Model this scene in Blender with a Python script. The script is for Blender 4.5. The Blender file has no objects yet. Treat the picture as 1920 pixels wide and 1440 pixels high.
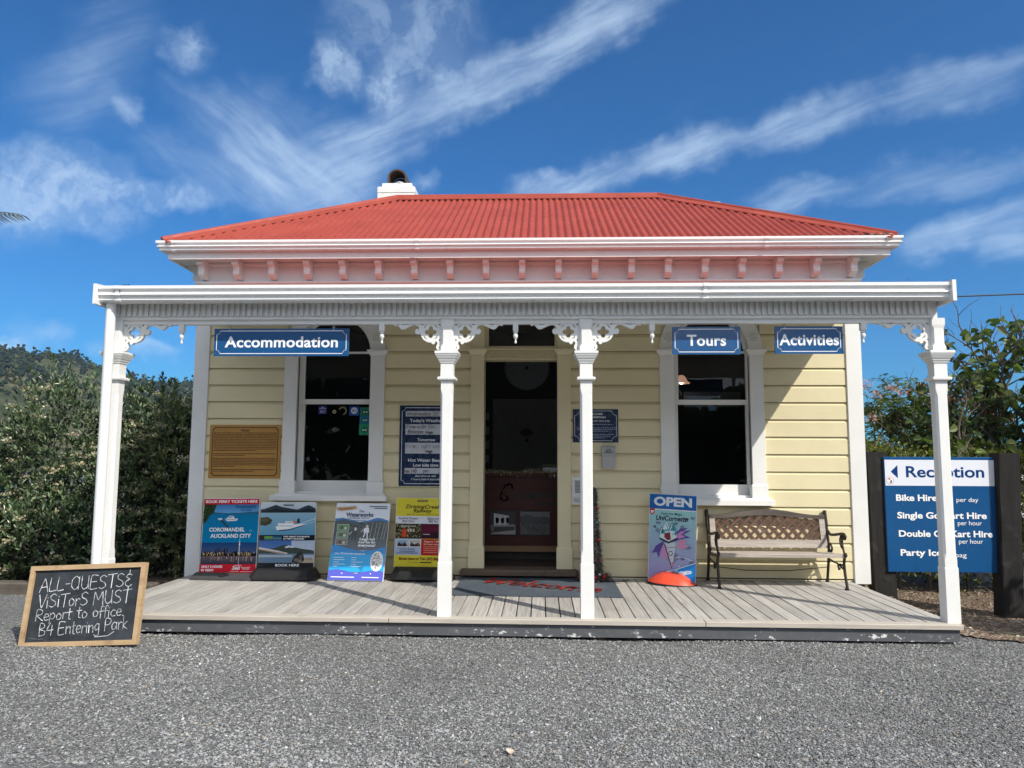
import bpy, math, random
import numpy as np
from mathutils import Vector, Matrix
from mathutils.geometry import tessellate_polygon

S = bpy.context.scene
COL = S.collection
R = math.radians
random.seed(7)

# ------------------------------------------------------------------ camera, sky, sun, exposure
def place_camera():
    loc = Vector((0.1767, -7.2066, 1.1175))
    pi, ya, ro = R(5.8182), R(-2.2347), R(0.263)
    fw = Vector((math.sin(ya) * math.cos(pi), math.cos(ya) * math.cos(pi), math.sin(pi)))
    rt = Vector((math.cos(ya), -math.sin(ya), 0))
    up = rt.cross(fw)
    c, s = math.cos(ro), math.sin(ro)
    rt2, up2 = rt * c + up * s, up * c - rt * s
    m = Matrix((rt2, up2, -fw)).transposed().to_4x4()
    m.translation = loc
    cam = bpy.data.cameras.new('camera')
    cam.sensor_fit = 'HORIZONTAL'
    cam.sensor_width = 36.0
    cam.lens = 36.0 * 1389.5 / 1920.0
    cam.clip_start = 0.05
    cam.clip_end = 6000
    o = bpy.data.objects.new('camera', cam)
    o.matrix_world = m
    COL.objects.link(o)
    S.camera = o
place_camera()

SUN_DIR = Vector((1.0, -1.0, 1.29)).normalized()      # towards the sun
SUN_EL = math.asin(SUN_DIR.z)
SUN_AZ = math.atan2(SUN_DIR.x, SUN_DIR.y)             # clockwise from +Y
sun = bpy.data.lights.new('sun', 'SUN')
sun.energy = 4.3
sun.angle = R(0.53)
sun.color = (1.0, 0.94, 0.84)
so = bpy.data.objects.new('sun', sun)
so.rotation_mode = 'QUATERNION'
so.rotation_quaternion = SUN_DIR.to_track_quat('Z', 'Y')
so.location = (12, -12, 16)
COL.objects.link(so)

S.view_settings.view_transform = 'Standard'
S.view_settings.look = 'None'
S.view_settings.gamma = 1.0
S.view_settings.use_curve_mapping = False
S.view_settings.exposure = 0.25

# wisps of cirrus as directions: azimuth and elevation of both ends, half width (degrees), strength, grain
CIRRUS = [(-17.73, 21.46, -7.92, 26.02, 1.65, 0.5, 0), (-10.03, 25.19, 1.98, 30.5, 1.48, 0.7, 0), (-0.62, 29.69, 10.14, 33.44, 1.57, 0.8, 0), (-3.15, 20.11, 7.0, 21.28, 0.99, 0.75, 0), (5.32, 20.98, 16.69, 22.97, 1.15, 0.75, 0), (15.12, 22.68, 24.79, 24.17, 1.11, 0.6, 0), (23.38, 23.98, 35.39, 24.45, 1.32, 0.42, 0), (15.4, 18.71, 23.16, 18.91, 0.99, 0.5, 0), (21.74, 18.81, 35.03, 18.83, 1.15, 0.3, 0), (26.33, 14.09, 30.51, 15.66, 1.07, 0.55, 0), (29.27, 15.44, 34.84, 15.82, 1.24, 0.5, 0), (30.7, 13.69, 34.73, 14.05, 0.91, 0.5, 0), (-40.01, 16.82, -30.07, 17.62, 1.98, 0.75, 2), (-32.36, 17.38, -23.38, 18.03, 0.82, 0.55, 2), (-38.75, 14.49, -28.97, 15.89, 1.07, 0.4, 2), (-27.53, 24.69, -19.66, 20.15, 1.73, 0.35, 1), (-24.32, 22.46, -14.03, 18.94, 2.06, 0.55, 1), (-17.23, 18.32, -14.99, 23.92, 2.89, 0.45, 0), (-22.6, 25.85, -18.5, 20.64, 2.27, 0.3, 1), (-31.61, 21.21, -18.4, 17.84, 1.24, 0.3, 1), (-16.07, 31.42, -5.85, 31.16, 2.89, 0.35, 2), (-12.62, 28.04, -4.94, 28.09, 2.06, 0.3, 2), (-17.58, 28.24, -15.54, 28.29, 1.4, 0.75, 2), (-14.26, 27.03, -11.54, 27.0, 1.32, 0.85, 2), (-27.41, 28.98, -27.11, 26.77, 1.15, 0.6, 2), (-31.56, 23.07, -29.96, 22.81, 0.74, 0.4, 2), (-36.38, 21.99, -32.48, 24.67, 2.06, 0.2, 0), (-33.71, 23.74, -30.45, 29.57, 2.06, 0.18, 0), (-30.01, 7.08, -26.85, 7.74, 0.62, 0.7, 2), (-36.5, 7.95, -32.77, 7.95, 0.7, 0.35, 2), (-38.0, 7.16, -35.59, 7.28, 0.41, 0.8, 2), (-31.92, 6.73, -30.97, 6.87, 0.58, 0.4, 2), (-10.35, 20.89, -8.25, 20.6, 0.82, 0.3, 2)]

SKY_STRENGTH = 0.097

def dvec(az, el):
    az, el = R(az), R(el)
    return Vector((math.sin(az) * math.cos(el), math.cos(az) * math.cos(el), math.sin(el)))

def make_world():
    w = bpy.data.worlds.new('World')
    S.world = w
    w.use_nodes = True
    nt = w.node_tree
    N, L = nt.nodes, nt.links
    N.clear()
    out = N.new('ShaderNodeOutputWorld')
    bg = N.new('ShaderNodeBackground')
    bg.inputs['Strength'].default_value = SKY_STRENGTH
    L.new(bg.outputs[0], out.inputs['Surface'])
    sky = N.new('ShaderNodeTexSky')
    sky.sky_type = 'NISHITA'
    sky.sun_disc = False
    sky.sun_elevation = SUN_EL
    sky.sun_rotation = SUN_AZ
    sky.air_density = 1.0
    sky.dust_density = 0.3
    sky.ozone_density = 2.5
    tint = N.new('ShaderNodeMix'); tint.data_type = 'RGBA'; tint.blend_type = 'MULTIPLY'
    tint.inputs[0].default_value = 1.0
    tint.inputs[7].default_value = (0.20, 0.64, 1.05, 1)
    L.new(sky.outputs[0], tint.inputs[6])
    tc = N.new('ShaderNodeTexCoord')

    def vmath(op, a, b=None, s=None):
        n = N.new('ShaderNodeVectorMath'); n.operation = op
        for k, v in ((0, a), (1, b)):
            if v is None: continue
            if isinstance(v, (tuple, Vector)): n.inputs[k].default_value = tuple(v)
            else: L.new(v, n.inputs[k])
        if s is not None: n.inputs['Scale'].default_value = s
        return n.outputs['Value'] if op == 'DOT_PRODUCT' else n.outputs['Vector']

    def m(op, a, b=None, c=None, clamp=False):
        n = N.new('ShaderNodeMath'); n.operation = op; n.use_clamp = clamp
        for k, v in ((0, a), (1, b), (2, c)):
            if v is None: continue
            if isinstance(v, (int, float)): n.inputs[k].default_value = v
            else: L.new(v, n.inputs[k])
        return n.outputs[0]

    def noise(vec, scale, detail=5, rough=0.6):
        n = N.new('ShaderNodeTexNoise'); n.noise_dimensions = '3D'
        n.inputs['Scale'].default_value = scale
        n.inputs['Detail'].default_value = detail
        n.inputs['Roughness'].default_value = rough
        L.new(vec, n.inputs['Vector'])
        return n
    gen = tc.outputs['Generated']
    wn = noise(gen, 5.5, 4)
    wv = vmath('SUBTRACT', wn.outputs['Color'], (0.5, 0.5, 0.5))
    d0 = vmath('ADD', gen, vmath('SCALE', wv, s=0.075))
    wn2 = noise(gen, 24, 3)
    wv2 = vmath('SUBTRACT', wn2.outputs['Color'], (0.5, 0.5, 0.5))
    d = vmath('ADD', d0, vmath('SCALE', wv2, s=0.042))

    ds = vmath('ADD', gen, vmath('SCALE', wv, s=0.032))
    def fibre(ang, k, sc):
        cz, ce = dvec(-2, 22), None
        rt = Vector((1, 0, 0)); up = cz.cross(rt).normalized() * -1
        up = rt.cross(cz).normalized()
        a = R(ang)
        t1 = rt * math.cos(a) + up * math.sin(a)
        t2 = up * math.cos(a) - rt * math.sin(a)
        comb = N.new('ShaderNodeCombineXYZ')
        L.new(m('MULTIPLY', vmath('DOT_PRODUCT', ds, t1), 1.0), comb.inputs[0])
        L.new(m('MULTIPLY', vmath('DOT_PRODUCT', ds, t2), k), comb.inputs[1])
        return noise(comb.outputs[0], sc, 6, 0.62).outputs['Fac']
    n0 = fibre(22, 6.0, 7.5)
    n1 = fibre(-42, 5.0, 7.0)
    n2 = noise(d, 19, 7, 0.66).outputs['Fac']
    sums = {0: None, 1: None, 2: None}
    for az1, el1, az2, el2, w_, st, kd in CIRRUS:
        a, b = dvec(az1, el1), dvec(az2, el2)
        c = (a + b).normalized()
        t1 = (b - a); hl = t1.length * 0.5 + R(w_) * 0.9; t1.normalize()
        t1 = (t1 - c * t1.dot(c)).normalized()
        t2 = c.cross(t1)
        u = vmath('DOT_PRODUCT', d, t1 / hl)
        v = vmath('DOT_PRODUCT', d, t2 / (R(w_) * 1.75))
        r2 = m('ADD', m('POWER', m('ABSOLUTE', u), 2.6), m('MULTIPLY', v, v))
        mask = m('SUBTRACT', 1.0, r2, clamp=True)
        mask = m('POWER', mask, 2.3)
        prev = sums[kd]
        sums[kd] = m('MULTIPLY_ADD', mask, st, prev if prev is not None else 0.0)
    def contrast(n, lo, hi):
        mr = N.new('ShaderNodeMapRange'); mr.interpolation_type = 'SMOOTHSTEP'
        mr.inputs['From Min'].default_value = lo; mr.inputs['From Max'].default_value = hi
        mr.inputs['To Min'].default_value = 0.34; mr.inputs['To Max'].default_value = 1.08
        L.new(n, mr.inputs['Value'])
        return mr.outputs[0]
    dens = m('MULTIPLY', sums[0], contrast(n0, 0.30, 0.70))
    dens = m('ADD', dens, m('MULTIPLY', sums[1], contrast(n1, 0.32, 0.70)))
    dens = m('ADD', dens, m('MULTIPLY', sums[2], contrast(n2, 0.40, 0.64)))
    thin = m('MULTIPLY', contrast(n0, 0.45, 0.9), 0.02)
    dens = m('ADD', dens, thin)
    dens = m('SUBTRACT', 1.0, m('POWER', 2.718, m('MULTIPLY', dens, -1.0)), clamp=True)
    mix = N.new('ShaderNodeMix'); mix.data_type = 'RGBA'
    L.new(dens, mix.inputs[0])
    L.new(tint.outputs[2], mix.inputs[6])
    mix.inputs[7].default_value = (6.2, 7.8, 9.6, 1)
    # added bright broken cloud in the unseen sky behind the viewer, lifting the shade
    fill_bank = vmath('DOT_PRODUCT', d0, Vector((0.15, -1.0, 0.62)).normalized())
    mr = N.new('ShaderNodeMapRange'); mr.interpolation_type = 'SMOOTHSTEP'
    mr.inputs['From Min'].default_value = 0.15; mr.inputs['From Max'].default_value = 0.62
    L.new(fill_bank, mr.inputs['Value'])
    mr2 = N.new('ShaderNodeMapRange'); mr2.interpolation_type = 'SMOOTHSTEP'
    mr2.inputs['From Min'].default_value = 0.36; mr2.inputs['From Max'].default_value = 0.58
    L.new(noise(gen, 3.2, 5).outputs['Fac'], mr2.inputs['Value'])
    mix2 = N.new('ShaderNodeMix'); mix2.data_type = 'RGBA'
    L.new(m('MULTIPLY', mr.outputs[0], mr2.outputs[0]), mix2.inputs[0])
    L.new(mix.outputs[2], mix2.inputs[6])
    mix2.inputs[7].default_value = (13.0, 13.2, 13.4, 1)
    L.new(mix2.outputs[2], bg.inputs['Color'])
make_world()

# ------------------------------------------------------------------ helpers: colours and materials
def lin(*c):
    if len(c) == 1 and isinstance(c[0], (tuple, list)): c = c[0]
    o = []
    for v in c[:3]:
        v /= 255.0
        o.append(v / 12.92 if v <= 0.04045 else ((v + 0.055) / 1.055) ** 2.4)
    return tuple(o) + (1.0,)

class NT:
    """short-hands for building one material's node tree"""
    def __init__(self, name):
        self.mat = bpy.data.materials.new(name)
        self.mat.use_nodes = True
        self.nt = self.mat.node_tree
        self.N, self.L = self.nt.nodes, self.nt.links
        self.p = self.N['Principled BSDF']
        self.out = self.N['Material Output']
        self.tc = self.N.new('ShaderNodeTexCoord')
    def put(self, sock, v):
        if isinstance(v, (int, float)): sock.default_value = v
        elif isinstance(v, (tuple, list)): sock.default_value = tuple(v) if len(sock.default_value) == len(v) else tuple(v)[:len(sock.default_value)]
        else: self.L.new(v, sock)
    def noise(self, scale, detail=4, rough=0.55, vec=None, out='Fac', stretch=None):
        n = self.N.new('ShaderNodeTexNoise')
        n.inputs['Scale'].default_value = scale
        n.inputs['Detail'].default_value = detail
        n.inputs['Roughness'].default_value = rough
        v = vec if vec is not None else self.tc.outputs['Object']
        if stretch:
            mp = self.N.new('ShaderNodeMapping'); mp.inputs['Scale'].default_value = stretch
            self.L.new(v, mp.inputs['Vector']); v = mp.outputs[0]
        self.L.new(v, n.inputs['Vector'])
        return n.outputs[out]
    def vor(self, scale, feature='F1', out='Distance', vec=None, rnd=1.0):
        n = self.N.new('ShaderNodeTexVoronoi'); n.feature = feature
        n.inputs['Scale'].default_value = scale
        n.inputs['Randomness'].default_value = rnd
        self.L.new(vec if vec is not None else self.tc.outputs['Object'], n.inputs['Vector'])
        return n.outputs[out]
    def ramp(self, v, lo, hi, a=0.0, b=1.0, smooth=False):
        n = self.N.new('ShaderNodeMapRange')
        if smooth: n.interpolation_type = 'SMOOTHSTEP'
        n.inputs['From Min'].default_value = lo; n.inputs['From Max'].default_value = hi
        n.inputs['To Min'].default_value = a; n.inputs['To Max'].default_value = b
        self.L.new(v, n.inputs['Value'])
        return n.outputs[0]
    def math(self, op, a, b=None, clamp=False):
        n = self.N.new('ShaderNodeMath'); n.operation = op; n.use_clamp = clamp
        self.put(n.inputs[0], a)
        if b is not None: self.put(n.inputs[1], b)
        return n.outputs[0]
    def mix(self, f, a, b, mode='MIX'):
        n = self.N.new('ShaderNodeMix'); n.data_type = 'RGBA'; n.blend_type = mode
        self.put(n.inputs[0], f); self.put(n.inputs[6], a); self.put(n.inputs[7], b)
        return n.outputs[2]
    def attr(self, name='col'):
        n = self.N.new('ShaderNodeAttribute'); n.attribute_name = name
        return n.outputs['Color']
    def sep(self, v):
        n = self.N.new('ShaderNodeSeparateXYZ'); self.L.new(v, n.inputs[0]); return n.outputs
    def bump(self, h, strength=0.3, dist=0.01):
        n = self.N.new('ShaderNodeBump')
        n.inputs['Strength'].default_value = strength; n.inputs['Distance'].default_value = dist
        self.L.new(h, n.inputs['Height'])
        self.L.new(n.outputs[0], self.p.inputs['Normal'])
    def base(self, v): self.put(self.p.inputs['Base Color'], v)
    def rough(self, v): self.put(self.p.inputs['Roughness'], v)
    def spec(self, v): self.put(self.p.inputs['Specular IOR Level'], v)

def paint(name, col, var=0.08, rough=0.45, grime=0.12, bump=0.12, grain=(60, 8, 60)):
    t = NT(name)
    c = tuple(col)[:3] + (1,)
    dk = tuple(x * (1 - var) for x in c[:3]) + (1,)
    g = tuple(x * y for x, y in zip(c[:3], (0.62, 0.57, 0.48))) + (1,)
    b = t.mix(t.ramp(t.noise(2.3, 5), 0.35, 0.7), c, dk)
    b = t.mix(t.ramp(t.noise(7, 8, 0.7), 0.56, 0.78, 0, grime), b, g)
    t.base(b)
    t.rough(t.ramp(t.noise(9, 4), 0.3, 0.7, rough - 0.08, rough + 0.1))
    if bump: t.bump(t.noise(1.0, 4, 0.6, stretch=grain), bump, 0.004)
    return t.mat

def plain(name, col, rough=0.5, metal=0.0, spec=0.5, var=0.06):
    t = NT(name)
    c = tuple(col)[:3]
    t.base(t.mix(t.ramp(t.noise(14, 4), 0.35, 0.68), c + (1,), tuple(x * (1 - var * 2) for x in c) + (1,)))
    t.rough(t.ramp(t.noise(20, 3), 0.3, 0.7, max(rough - 0.06, 0.02), rough + 0.06))
    t.p.inputs['Metallic'].default_value = metal
    t.spec(spec)
    return t.mat

M = {}
M['white'] = paint('white_paint', (0.80, 0.80, 0.78), grime=0.10)
M['cream'] = paint('cream_paint', (0.755, 0.675, 0.435), grime=0.13, grain=(8, 60, 60))
M['gutter'] = plain('white_enamel', (0.82, 0.82, 0.81), 0.3, var=0.02)

def roof_mat():
    t = NT('red_corrugated_iron')
    a, b = (0.345, 0.062, 0.038, 1), (0.285, 0.049, 0.030, 1)
    c = t.mix(t.ramp(t.noise(3.0, 6), 0.35, 0.7), a, b)
    c = t.mix(t.ramp(t.noise(1.0, 5, stretch=(25, 2, 2)), 0.55, 0.75, 0, 0.14), c, (0.42, 0.16, 0.13, 1))
    t.base(c); t.rough(t.ramp(t.noise(12, 4), 0.3, 0.7, 0.42, 0.6)); t.spec(0.3)
    return t.mat
M['roof'] = roof_mat()

def deck_mat():
    t = NT('weathered_decking')
    xyz = t.sep(t.tc.outputs['Object'])
    brd = t.math('FLOOR', t.math('DIVIDE', xyz[0], 0.1065))
    wn = t.N.new('ShaderNodeTexWhiteNoise'); wn.noise_dimensions = '1D'
    t.L.new(brd, wn.inputs['W'])
    c = t.mix(wn.outputs['Value'], (0.49, 0.47, 0.44, 1), (0.34, 0.325, 0.305, 1))
    gr = t.noise(1.0, 8, 0.65, stretch=(55, 2.2, 10))
    c = t.mix(t.ramp(gr, 0.42, 0.68, 0, 0.75), c, (0.22, 0.20, 0.175, 1))
    c = t.mix(t.ramp(t.noise(1.6, 5), 0.5, 0.75, 0, 0.45), c, (0.53, 0.50, 0.45, 1))
    c = t.mix(t.ramp(t.noise(5, 6, 0.7), 0.6, 0.72, 0, 0.35), c, (0.25, 0.24, 0.20, 1))
    sp = t.ramp(t.vor(9), 0.03, 0.05, 0.75, 0)
    c = t.mix(t.math('MULTIPLY', sp, t.ramp(t.noise(4), 0.52, 0.56)), c, (0.08, 0.07, 0.06, 1))
    t.base(c); t.rough(0.78); t.bump(gr, 0.5, 0.006); t.spec(0.25)
    return t.mat
M['deck'] = deck_mat()

def fascia_mat():
    t = NT('flaking_grey_paint')
    xyz = t.sep(t.tc.outputs['Object'])
    c = t.mix(t.ramp(t.noise(3, 5), 0.3, 0.7), (0.075, 0.080, 0.090, 1), (0.105, 0.11, 0.12, 1))
    low = t.ramp(xyz[2], -0.115, -0.02, 0.07, -0.02)
    fl = t.ramp(t.math('ADD', t.noise(1.0, 7, 0.7, stretch=(16, 40, 30)), low), 0.615, 0.645)
    fl = t.math('MULTIPLY', fl, t.ramp(t.noise(2.2, 2, stretch=(1, 1, 0.2)), 0.46, 0.53))
    c = t.mix(fl, c, (0.66, 0.67, 0.66, 1))
    c = t.mix(t.ramp(t.noise(16, 5), 0.6, 0.75, 0, 0.4), c, (0.17, 0.17, 0.165, 1))
    t.base(c); t.rough(0.6)
    return t.mat
M['fascia'] = fascia_mat()

def glass_mat():
    t = NT('window_glass')
    N, L = t.N, t.L
    N.remove(t.p)
    tr = N.new('ShaderNodeBsdfTransparent'); tr.inputs[0].default_value = (0.80, 0.83, 0.81, 1)
    gl = N.new('ShaderNodeBsdfGlossy'); gl.inputs['Roughness'].default_value = 0.0
    fr = N.new('ShaderNodeFresnel'); fr.inputs['IOR'].default_value = 1.5
    bp = N.new('ShaderNodeBump'); bp.inputs['Strength'].default_value = 0.03; bp.inputs['Distance'].default_value = 0.02
    L.new(t.noise(3.5, 2), bp.inputs['Height'])
    L.new(bp.outputs[0], gl.inputs['Normal'])
    mx = N.new('ShaderNodeMixShader')
    L.new(fr.outputs[0], mx.inputs[0]); L.new(tr.outputs[0], mx.inputs[1]); L.new(gl.outputs[0], mx.inputs[2])
    L.new(mx.outputs[0], t.out.inputs['Surface'])
    return t.mat
M['glass'] = glass_mat()

def print_mat(name='printed_ink', rough=0.35, soft=0.05):
    t = NT(name)
    c = t.attr()
    c = t.mix(t.ramp(t.noise(30, 5), 0.35, 0.7, 0, soft), c, (0.03, 0.03, 0.035, 1))
    t.base(c); t.rough(rough)
    return t.mat
M['print'] = print_mat()
M['gloss_print'] = print_mat('gloss_printed_board', 0.16, 0.03)
M['leaf'] = None

def leaf_mat(name, trans=0.28, rough=0.42):
    t = NT(name)
    c = t.attr()
    t.base(c); t.rough(rough); t.spec(0.5)
    tl = t.N.new('ShaderNodeBsdfTranslucent')
    t.L.new(t.mix(0.6, c, (0.25, 0.35, 0.03, 1), 'MULTIPLY'), tl.inputs[0])
    mul = t.mix(1.0, c, (1.5, 1.7, 0.6, 1), 'MULTIPLY'); t.L.new(mul, tl.inputs[0])
    mx = t.N.new('ShaderNodeMixShader'); mx.inputs[0].default_value = trans
    t.L.new(t.p.outputs[0], mx.inputs[1]); t.L.new(tl.outputs[0], mx.inputs[2])
    t.L.new(mx.outputs[0], t.out.inputs['Surface'])
    return t.mat
M['leaf'] = leaf_mat('leaf_green')
M['leaf_gloss'] = leaf_mat('leathery_leaf', 0.10, 0.32)

def wood(name, a, b, rough=0.6, stretch=(3, 40, 40), dark=(0.06, 0.05, 0.04), bump=0.3):
    t = NT(name)
    g = t.noise(1.0, 7, 0.65, stretch=stretch)
    c = t.mix(t.ramp(g, 0.3, 0.7), tuple(a) + (1,), tuple(b) + (1,))
    c = t.mix(t.ramp(t.noise(7, 5), 0.58, 0.75, 0, 0.5), c, tuple(dark) + (1,))
    t.base(c); t.rough(rough); t.bump(g, bump, 0.006); t.spec(0.3)
    return t.mat
M['bark'] = wood('grey_bark', (0.16, 0.14, 0.12), (0.075, 0.062, 0.05), 0.85, (14, 14, 3), bump=0.6)
M['sleeper'] = wood('black_stained_sleeper', (0.009, 0.008, 0.008), (0.022, 0.020, 0.018), 0.8, (26, 26, 2), (0.07, 0.066, 0.06), 1.0)
M['bench_wood'] = wood('weathered_bench_timber', (0.50, 0.455, 0.41), (0.31, 0.26, 0.225), 0.75, (2.5, 50, 50), (0.55, 0.5, 0.44), 0.5)
M['lattice'] = wood('red_brown_lattice', (0.125, 0.062, 0.045), (0.085, 0.042, 0.030), 0.6, (20, 20, 20), (0.25, 0.2, 0.17), 0.2)
M['iron'] = plain('black_brown_cast_iron', (0.030, 0.022, 0.018), 0.45, 0.3)
M['frame_wood'] = wood('raw_pine_frame', (0.50, 0.36, 0.215), (0.40, 0.27, 0.145), 0.55, (4, 40, 40), (0.16, 0.09, 0.04), 0.2)
M['rubber'] = plain('black_rubber', (0.016, 0.016, 0.017), 0.5)
M['grey_rubber'] = plain('grey_rubber', (0.055, 0.055, 0.056), 0.65)
M['blue'] = plain('sign_blue', (0.008, 0.082, 0.235), 0.22, var=0.03)
M['navy'] = plain('sign_navy', (0.004, 0.022, 0.075), 0.28, var=0.03)
M['sign_white'] = plain('sign_white_vinyl', (0.80, 0.81, 0.82), 0.3, var=0.02)
M['steel'] = plain('zinc_steel', (0.55, 0.55, 0.56), 0.35, 0.9)
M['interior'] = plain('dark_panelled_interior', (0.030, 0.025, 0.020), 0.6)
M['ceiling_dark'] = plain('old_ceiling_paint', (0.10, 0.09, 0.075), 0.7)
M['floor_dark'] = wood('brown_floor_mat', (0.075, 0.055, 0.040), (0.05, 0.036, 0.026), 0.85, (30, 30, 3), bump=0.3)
M['threshold'] = wood('worn_brown_threshold', (0.17, 0.12, 0.085), (0.10, 0.072, 0.05), 0.75, (2, 40, 40), bump=0.4)

# ------------------------------------------------------------------ helpers: meshes and things
class MB:
    """collects shapes, then links them as one mesh object"""
    def __init__(self):
        self.v, self.f, self.m, self.c, self.s = [], [], [], [], []
    def add(self, vs, fs, mi=0, col=None, smooth=False):
        b = len(self.v)
        self.v.extend(tuple(p) for p in vs)
        for f in fs:
            self.f.append(tuple(b + i for i in f)); self.m.append(mi); self.c.append(col); self.s.append(smooth)
        return self
    def box(self, x0, x1, y0, y1, z0, z1, mi=0, col=None):
        vs = [(x, y, z) for x in (x0, x1) for y in (y0, y1) for z in (z0, z1)]
        fs = [(0, 1, 3, 2), (4, 6, 7, 5), (0, 4, 5, 1), (2, 3, 7, 6), (0, 2, 6, 4), (1, 5, 7, 3)]
        return self.add(vs, fs, mi, col)
    def bbox(self, x0, x1, y0, y1, z0, z1, b=0.004, mi=0, col=None):
        """box with chamfered vertical front edges and top edges, cheap: loft of octagons"""
        cx, cy = (x0 + x1) / 2, (y0 + y1) / 2
        hx, hy = (x1 - x0) / 2, (y1 - y0) / 2
        return self.loft([(cx, cy, z0, hx, hy, b), (cx, cy, z1 - b, hx, hy, b), (cx, cy, z1, hx - b, hy - b, b)], mi, col)
    def loft(self, secs, mi=0, col=None):
        """octagonal sections stacked in z: (cx, cy, z, half x, half y, chamfer)"""
        vs, fs = [], []
        for cx, cy, z, hx, hy, c in secs:
            c = max(c, 0.0005)
            for x, y in ((-hx + c, -hy), (hx - c, -hy), (hx, -hy + c), (hx, hy - c), (hx - c, hy), (-hx + c, hy), (-hx, hy - c), (-hx, -hy + c)):
                vs.append((cx + x, cy + y, z))
        n = len(secs)
        for i in range(n - 1):
            for k in range(8):
                a, b = i * 8 + k, i * 8 + (k + 1) % 8
                fs.append((a, b, b + 8, a + 8))
        fs.append(tuple(range(7, -1, -1)))
        fs.append(tuple((n - 1) * 8 + k for k in range(8)))
        return self.add(vs, fs, mi, col)
    def prism(self, poly, axis, d0, d1, mi=0, col=None, smooth=False):
        """extrude a 2D polygon along an axis: 'x' -> (y, z), 'y' -> (x, z), 'z' -> (x, y)"""
        def P(a, b, d):
            return (d, a, b) if axis == 'x' else ((a, d, b) if axis == 'y' else (a, b, d))
        n = len(poly)
        vs = [P(a, b, d0) for a, b in poly] + [P(a, b, d1) for a, b in poly]
        self.add(vs, [(i, (i + 1) % n, n + (i + 1) % n, n + i) for i in range(n)], mi, col, smooth)
        tris = tessellate_polygon([[Vector((a, b, 0)) for a, b in poly]])
        self.add(vs[:n], [tuple(t) for t in tris], mi, col)
        self.add(vs[n:], [tuple(t) for t in tris], mi, col)
        return self
    def lathe(self, prof, c, axis='z', n=16, mi=0, col=None, smooth=True):
        vs, fs = [], []
        for r, h in prof:
            for k in range(n):
                a = 2 * math.pi * k / n
                x, y = r * math.cos(a), r * math.sin(a)
                p = (x, y, h) if axis == 'z' else ((x, h, y) if axis == 'y' else (h, x, y))
                vs.append((c[0] + p[0], c[1] + p[1], c[2] + p[2]))
        for i in range(len(prof) - 1):
            for k in range(n):
                a, b = i * n + k, i * n + (k + 1) % n
                fs.append((a, b, b + n, a + n))
        self.add(vs, fs, mi, col, smooth)
        self.add(vs[:n], [tuple(range(n))], mi, col); self.add(vs[-n:], [tuple(range(n))], mi, col)
        return self
    def tube(self, pts, rad, n=8, mi=0, col=None, smooth=True, caps=True):
        pts = [Vector(p) for p in pts]
        if isinstance(rad, (int, float)): rad = [rad] * len(pts)
        vs, fs = [], []
        ref = None
        for i, p in enumerate(pts):
            t = (pts[min(i + 1, len(pts) - 1)] - pts[max(i - 1, 0)]).normalized()
            if ref is None:
                ref = Vector((0, 0, 1)) if abs(t.z) < 0.9 else Vector((1, 0, 0))
                ref = t.cross(ref).normalized()
            ref = (ref - t * ref.dot(t)).normalized()
            bi = t.cross(ref)
            for k in range(n):
                a = 2 * math.pi * k / n
                vs.append(p + (ref * math.cos(a) + bi * math.sin(a)) * rad[i])
        for i in range(len(pts) - 1):
            for k in range(n):
                a, b = i * n + k, i * n + (k + 1) % n
                fs.append((a, b, b + n, a + n))
        self.add(vs, fs, mi, col, smooth)
        if caps:
            self.add(vs[:n], [tuple(range(n))], mi, col); self.add(vs[-n:], [tuple(range(n))], mi, col)
        return self
    def build(self, name, mats, parent=None):
        me = bpy.data.meshes.new(name)
        me.from_pydata(self.v, [], self.f)
        if not isinstance(mats, (list, tuple)): mats = [mats]
        for m in mats: me.materials.append(m)
        me.polygons.foreach_set('material_index', self.m)
        me.polygons.foreach_set('use_smooth', self.s)
        if any(c is not None for c in self.c):
            at = me.attributes.new('col', 'FLOAT_COLOR', 'FACE')
            at.data.foreach_set('color', np.array([(c if c is not None else (0.5, 0.5, 0.5, 1)) for c in self.c], dtype=np.float32).ravel())
        me.update()
        o = bpy.data.objects.new(name, me)
        COL.objects.link(o)
        if parent: o.parent = parent
        return o

def np_mesh(name, verts, faces, mat, parent=None, col=None, smooth=False):
    """verts (n,3), faces (m,k) arrays -> one mesh object; col (m,3) per face"""
    me = bpy.data.meshes.new(name)
    nv, (nf, k) = len(verts), faces.shape
    me.vertices.add(nv); me.vertices.foreach_set('co', np.ascontiguousarray(verts, np.float32).ravel())
    me.loops.add(nf * k); me.loops.foreach_set('vertex_index', np.ascontiguousarray(faces, np.int32).ravel())
    me.polygons.add(nf)
    me.polygons.foreach_set('loop_start', np.arange(nf, dtype=np.int32) * k)
    me.polygons.foreach_set('use_smooth', np.full(nf, smooth, dtype=bool))
    me.materials.append(mat)
    if col is not None:
        at = me.attributes.new('col', 'FLOAT_COLOR', 'FACE')
        c4 = np.ones((nf, 4), np.float32); c4[:, :3] = col
        at.data.foreach_set('color', c4.ravel())
    me.update(calc_edges=True)
    o = bpy.data.objects.new(name, me)
    COL.objects.link(o)
    if parent: o.parent = parent
    return o

def tag(o, label=None, cat=None, group=None, kind=None):
    if label: o['label'] = label
    if cat: o['category'] = cat
    if group: o['group'] = group
    if kind: o['kind'] = kind
    return o

def thing(name, label, cat, loc=(0, 0, 0), rot=(0, 0, 0), group=None):
    o = bpy.data.objects.new(name, None)
    o.empty_display_size = 0.2
    COL.objects.link(o)
    o.location = loc
    o.rotation_euler = rot
    return tag(o, label, cat, group)

def copy_tree(o, parent=None):
    c = o.copy(); COL.objects.link(c)
    if parent: c.parent = parent
    for ch in [x for x in COL.objects if x.parent == o]: copy_tree(ch, c)
    return c

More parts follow.
